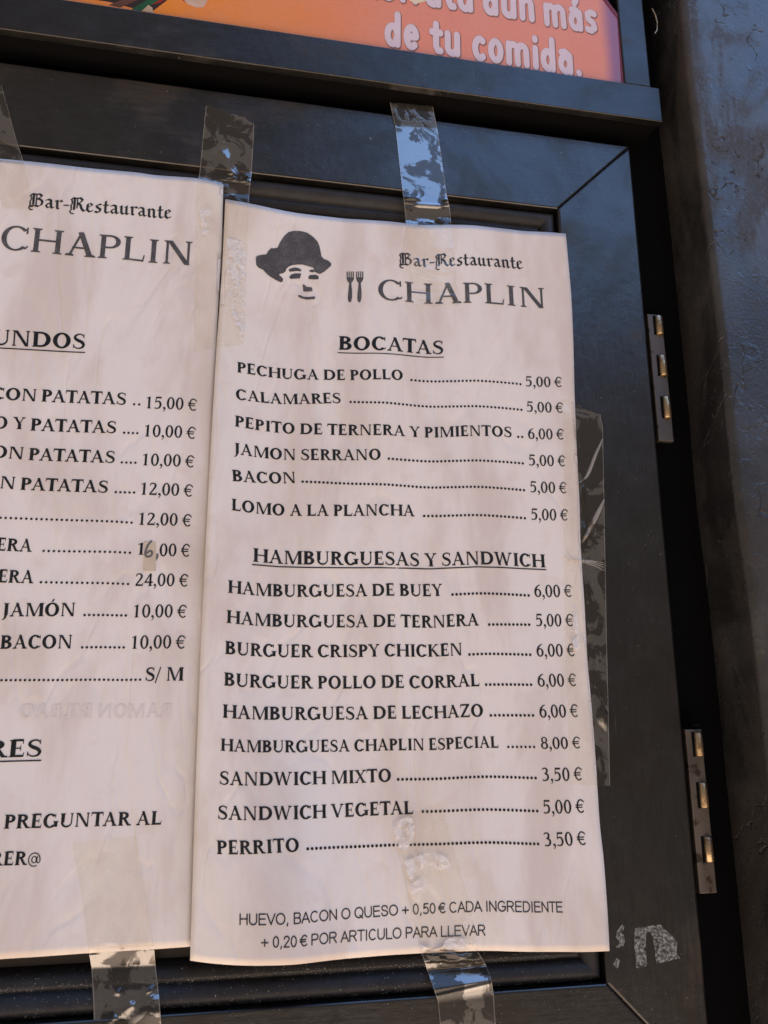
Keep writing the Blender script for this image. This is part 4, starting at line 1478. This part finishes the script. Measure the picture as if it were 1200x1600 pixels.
side = tape([((880, 622), (938, 650), None), ((881, 668), (942, 668), None), ((881, 780), (944, 780), None), ((882, 880), (946, 882), None), ((884, 1000), (948, 1000), None), ((888, 1120), (951, 1120), None), ((890, 1226), (953, 1228), None)],
     'long upright clear tape strip along the price edge of the BOCATAS menu', nu=12, sub=9, tear=3,
     tilt=lambda u, v: .7 * math.exp(-((u - .25 - 1.9 * (v - .17)) / .05) ** 2) * (1 if .04 < v < .5 else 0) + .5 * math.exp(-((v - .43) / .01) ** 2) * u)

# crumpled folds standing up out of the upright strip
t = NT('tape_fold')
p_ = t.principled(Base_Color=(.72, .70, .66), Roughness=.25, Specular_IOR_Level=.8)
tr_ = t.n('ShaderNodeBsdfTransparent')
m_ = t.n('ShaderNodeMixShader', {0: .42})
t.t.links.new(tr_.outputs[0], m_.inputs[1])
t.t.links.new(p_.outputs[0], m_.inputs[2])
t.t.links.new(m_.outputs[0], t.out.inputs[0])
M_FOLD = t.m


def fold(pts, wd):
    c = crom(pts, 5)
    n = len(c)
    V, F = [], []
    for k, p in enumerate(c):
        a, b = c[max(0, k - 1)], c[min(n - 1, k + 1)]
        d = (b - a)[:2] / (np.hypot(*(b - a)[:2]) + 1e-9)
        nn = np.array([-d[1], d[0]])
        h = wd * (.25 + .75 * math.sin(math.pi * k / (n - 1))) / 2
        y = surface_depth(*p[:2])[0] - .3
        for q, up in ((-1, .05), (0, .55), (1, .05)):
            V.append(back(p[0] + nn[0] * h * q, p[1] + nn[1] * h * q, y - up * min(1, wd / 3)))
    for k in range(n - 1):
        for i in (0, 1):
            F.append((3 * k + i, 3 * k + i + 1, 3 * k + i + 4, 3 * k + i + 3))
    mesh('fold', V, F, M_FOLD, side, True)


fold([(942, 685), (930, 712), (918, 742), (905, 754)], 5)
fold([(944, 780), (934, 802), (920, 830), (909, 848)], 7)
for q in ([(948, 884), (925, 878), (907, 875), (884, 864)], [(947, 888), (925, 880), (906, 876), (880, 872)], [(947, 880), (928, 877), (908, 875), (886, 877)], [(946, 892), (926, 883), (909, 878), (882, 868)]):
    fold(q, 1.6)

# pale patches that paint glare onto the crinkled tape
def glare_mat():
    t = NT('tape_glare')
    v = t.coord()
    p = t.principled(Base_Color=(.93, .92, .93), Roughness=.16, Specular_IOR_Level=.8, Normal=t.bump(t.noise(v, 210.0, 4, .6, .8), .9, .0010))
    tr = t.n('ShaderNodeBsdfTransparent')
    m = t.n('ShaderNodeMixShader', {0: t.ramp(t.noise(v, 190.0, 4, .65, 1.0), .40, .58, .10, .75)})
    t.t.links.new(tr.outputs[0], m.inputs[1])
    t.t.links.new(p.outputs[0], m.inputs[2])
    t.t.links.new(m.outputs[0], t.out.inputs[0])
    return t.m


M_GLARE = glare_mat()


def glare_patch(px, parent, lift=.75):
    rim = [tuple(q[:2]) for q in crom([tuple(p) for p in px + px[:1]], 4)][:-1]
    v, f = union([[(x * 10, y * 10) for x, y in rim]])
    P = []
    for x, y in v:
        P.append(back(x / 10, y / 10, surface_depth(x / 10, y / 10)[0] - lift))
    mesh('glare_patch', P, f, M_GLARE, parent)


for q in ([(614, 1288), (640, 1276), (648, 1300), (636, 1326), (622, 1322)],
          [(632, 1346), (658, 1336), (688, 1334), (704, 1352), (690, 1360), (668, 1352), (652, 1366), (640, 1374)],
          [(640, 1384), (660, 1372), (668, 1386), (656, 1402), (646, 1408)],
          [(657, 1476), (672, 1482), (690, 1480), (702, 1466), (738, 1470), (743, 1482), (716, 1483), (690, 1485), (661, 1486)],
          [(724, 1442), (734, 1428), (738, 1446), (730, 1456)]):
    glare_patch(q, low, 1.3)
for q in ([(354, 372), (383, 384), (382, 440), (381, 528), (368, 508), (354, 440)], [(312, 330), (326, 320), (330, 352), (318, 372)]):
    glare_patch(q, head, .55)
glare_patch([(897, 950), (901, 960), (904, 985), (906, 1010), (899, 1016), (894, 1000)], side, .5)

# ------------------------------------------------------------------ dust on the lower glazing bead
rnd = random.Random(11)
V, F = [], []


def speck(x, y, z, r):
    m0 = len(V)
    a = rnd.uniform(0, 6.28)
    for k in range(3):
        V.append((x + r * math.cos(a + k * 2.1) * rnd.uniform(.6, 1.3), y + rnd.uniform(-.05, .05), z + r * math.sin(a + k * 2.1) * rnd.uniform(.6, 1.2)))
    V.append((x, y - r * .8, z + r * .3))
    F.extend([(m0, m0 + 1, m0 + 3), (m0 + 1, m0 + 2, m0 + 3), (m0 + 2, m0, m0 + 3)])


po, py_ = [p[0] for p in PROF], [p[1] for p in PROF]
for _ in range(2600):
    x = rnd.uniform(-250, -3)
    o = rnd.choice((rnd.uniform(.4, 14), abs(rnd.gauss(.8, .5)), abs(rnd.gauss(8.6, .8))))
    if o > 13.8 or o + x > -o:
        continue
    speck(x, np.interp(o, po, py_) - .02, -HT + o, abs(rnd.gauss(0, .11)) + .07)
for _ in range(600):
    x = rnd.uniform(-250, 38)
    z = -HT - abs(rnd.gauss(0, 5)) - .7
    speck(x, -.02, z, abs(rnd.gauss(0, .06)) + .04)
for _ in range(260):
    speck(rnd.uniform(-245, 37), -.02, rnd.uniform(3, 38), abs(rnd.gauss(0, .06)) + .04)
for _ in range(330):
    speck(rnd.uniform(4, 38), -.02, rnd.uniform(-330, 20), abs(rnd.gauss(0, .06)) + .04)
dust = mesh('dust', V, F, flat_mat('dust', (.46, .44, .40), .9, var=.4))
tag(dust, 'pale dust specks lying on the beads and rails of the window leaf', 'dust', kind='stuff')
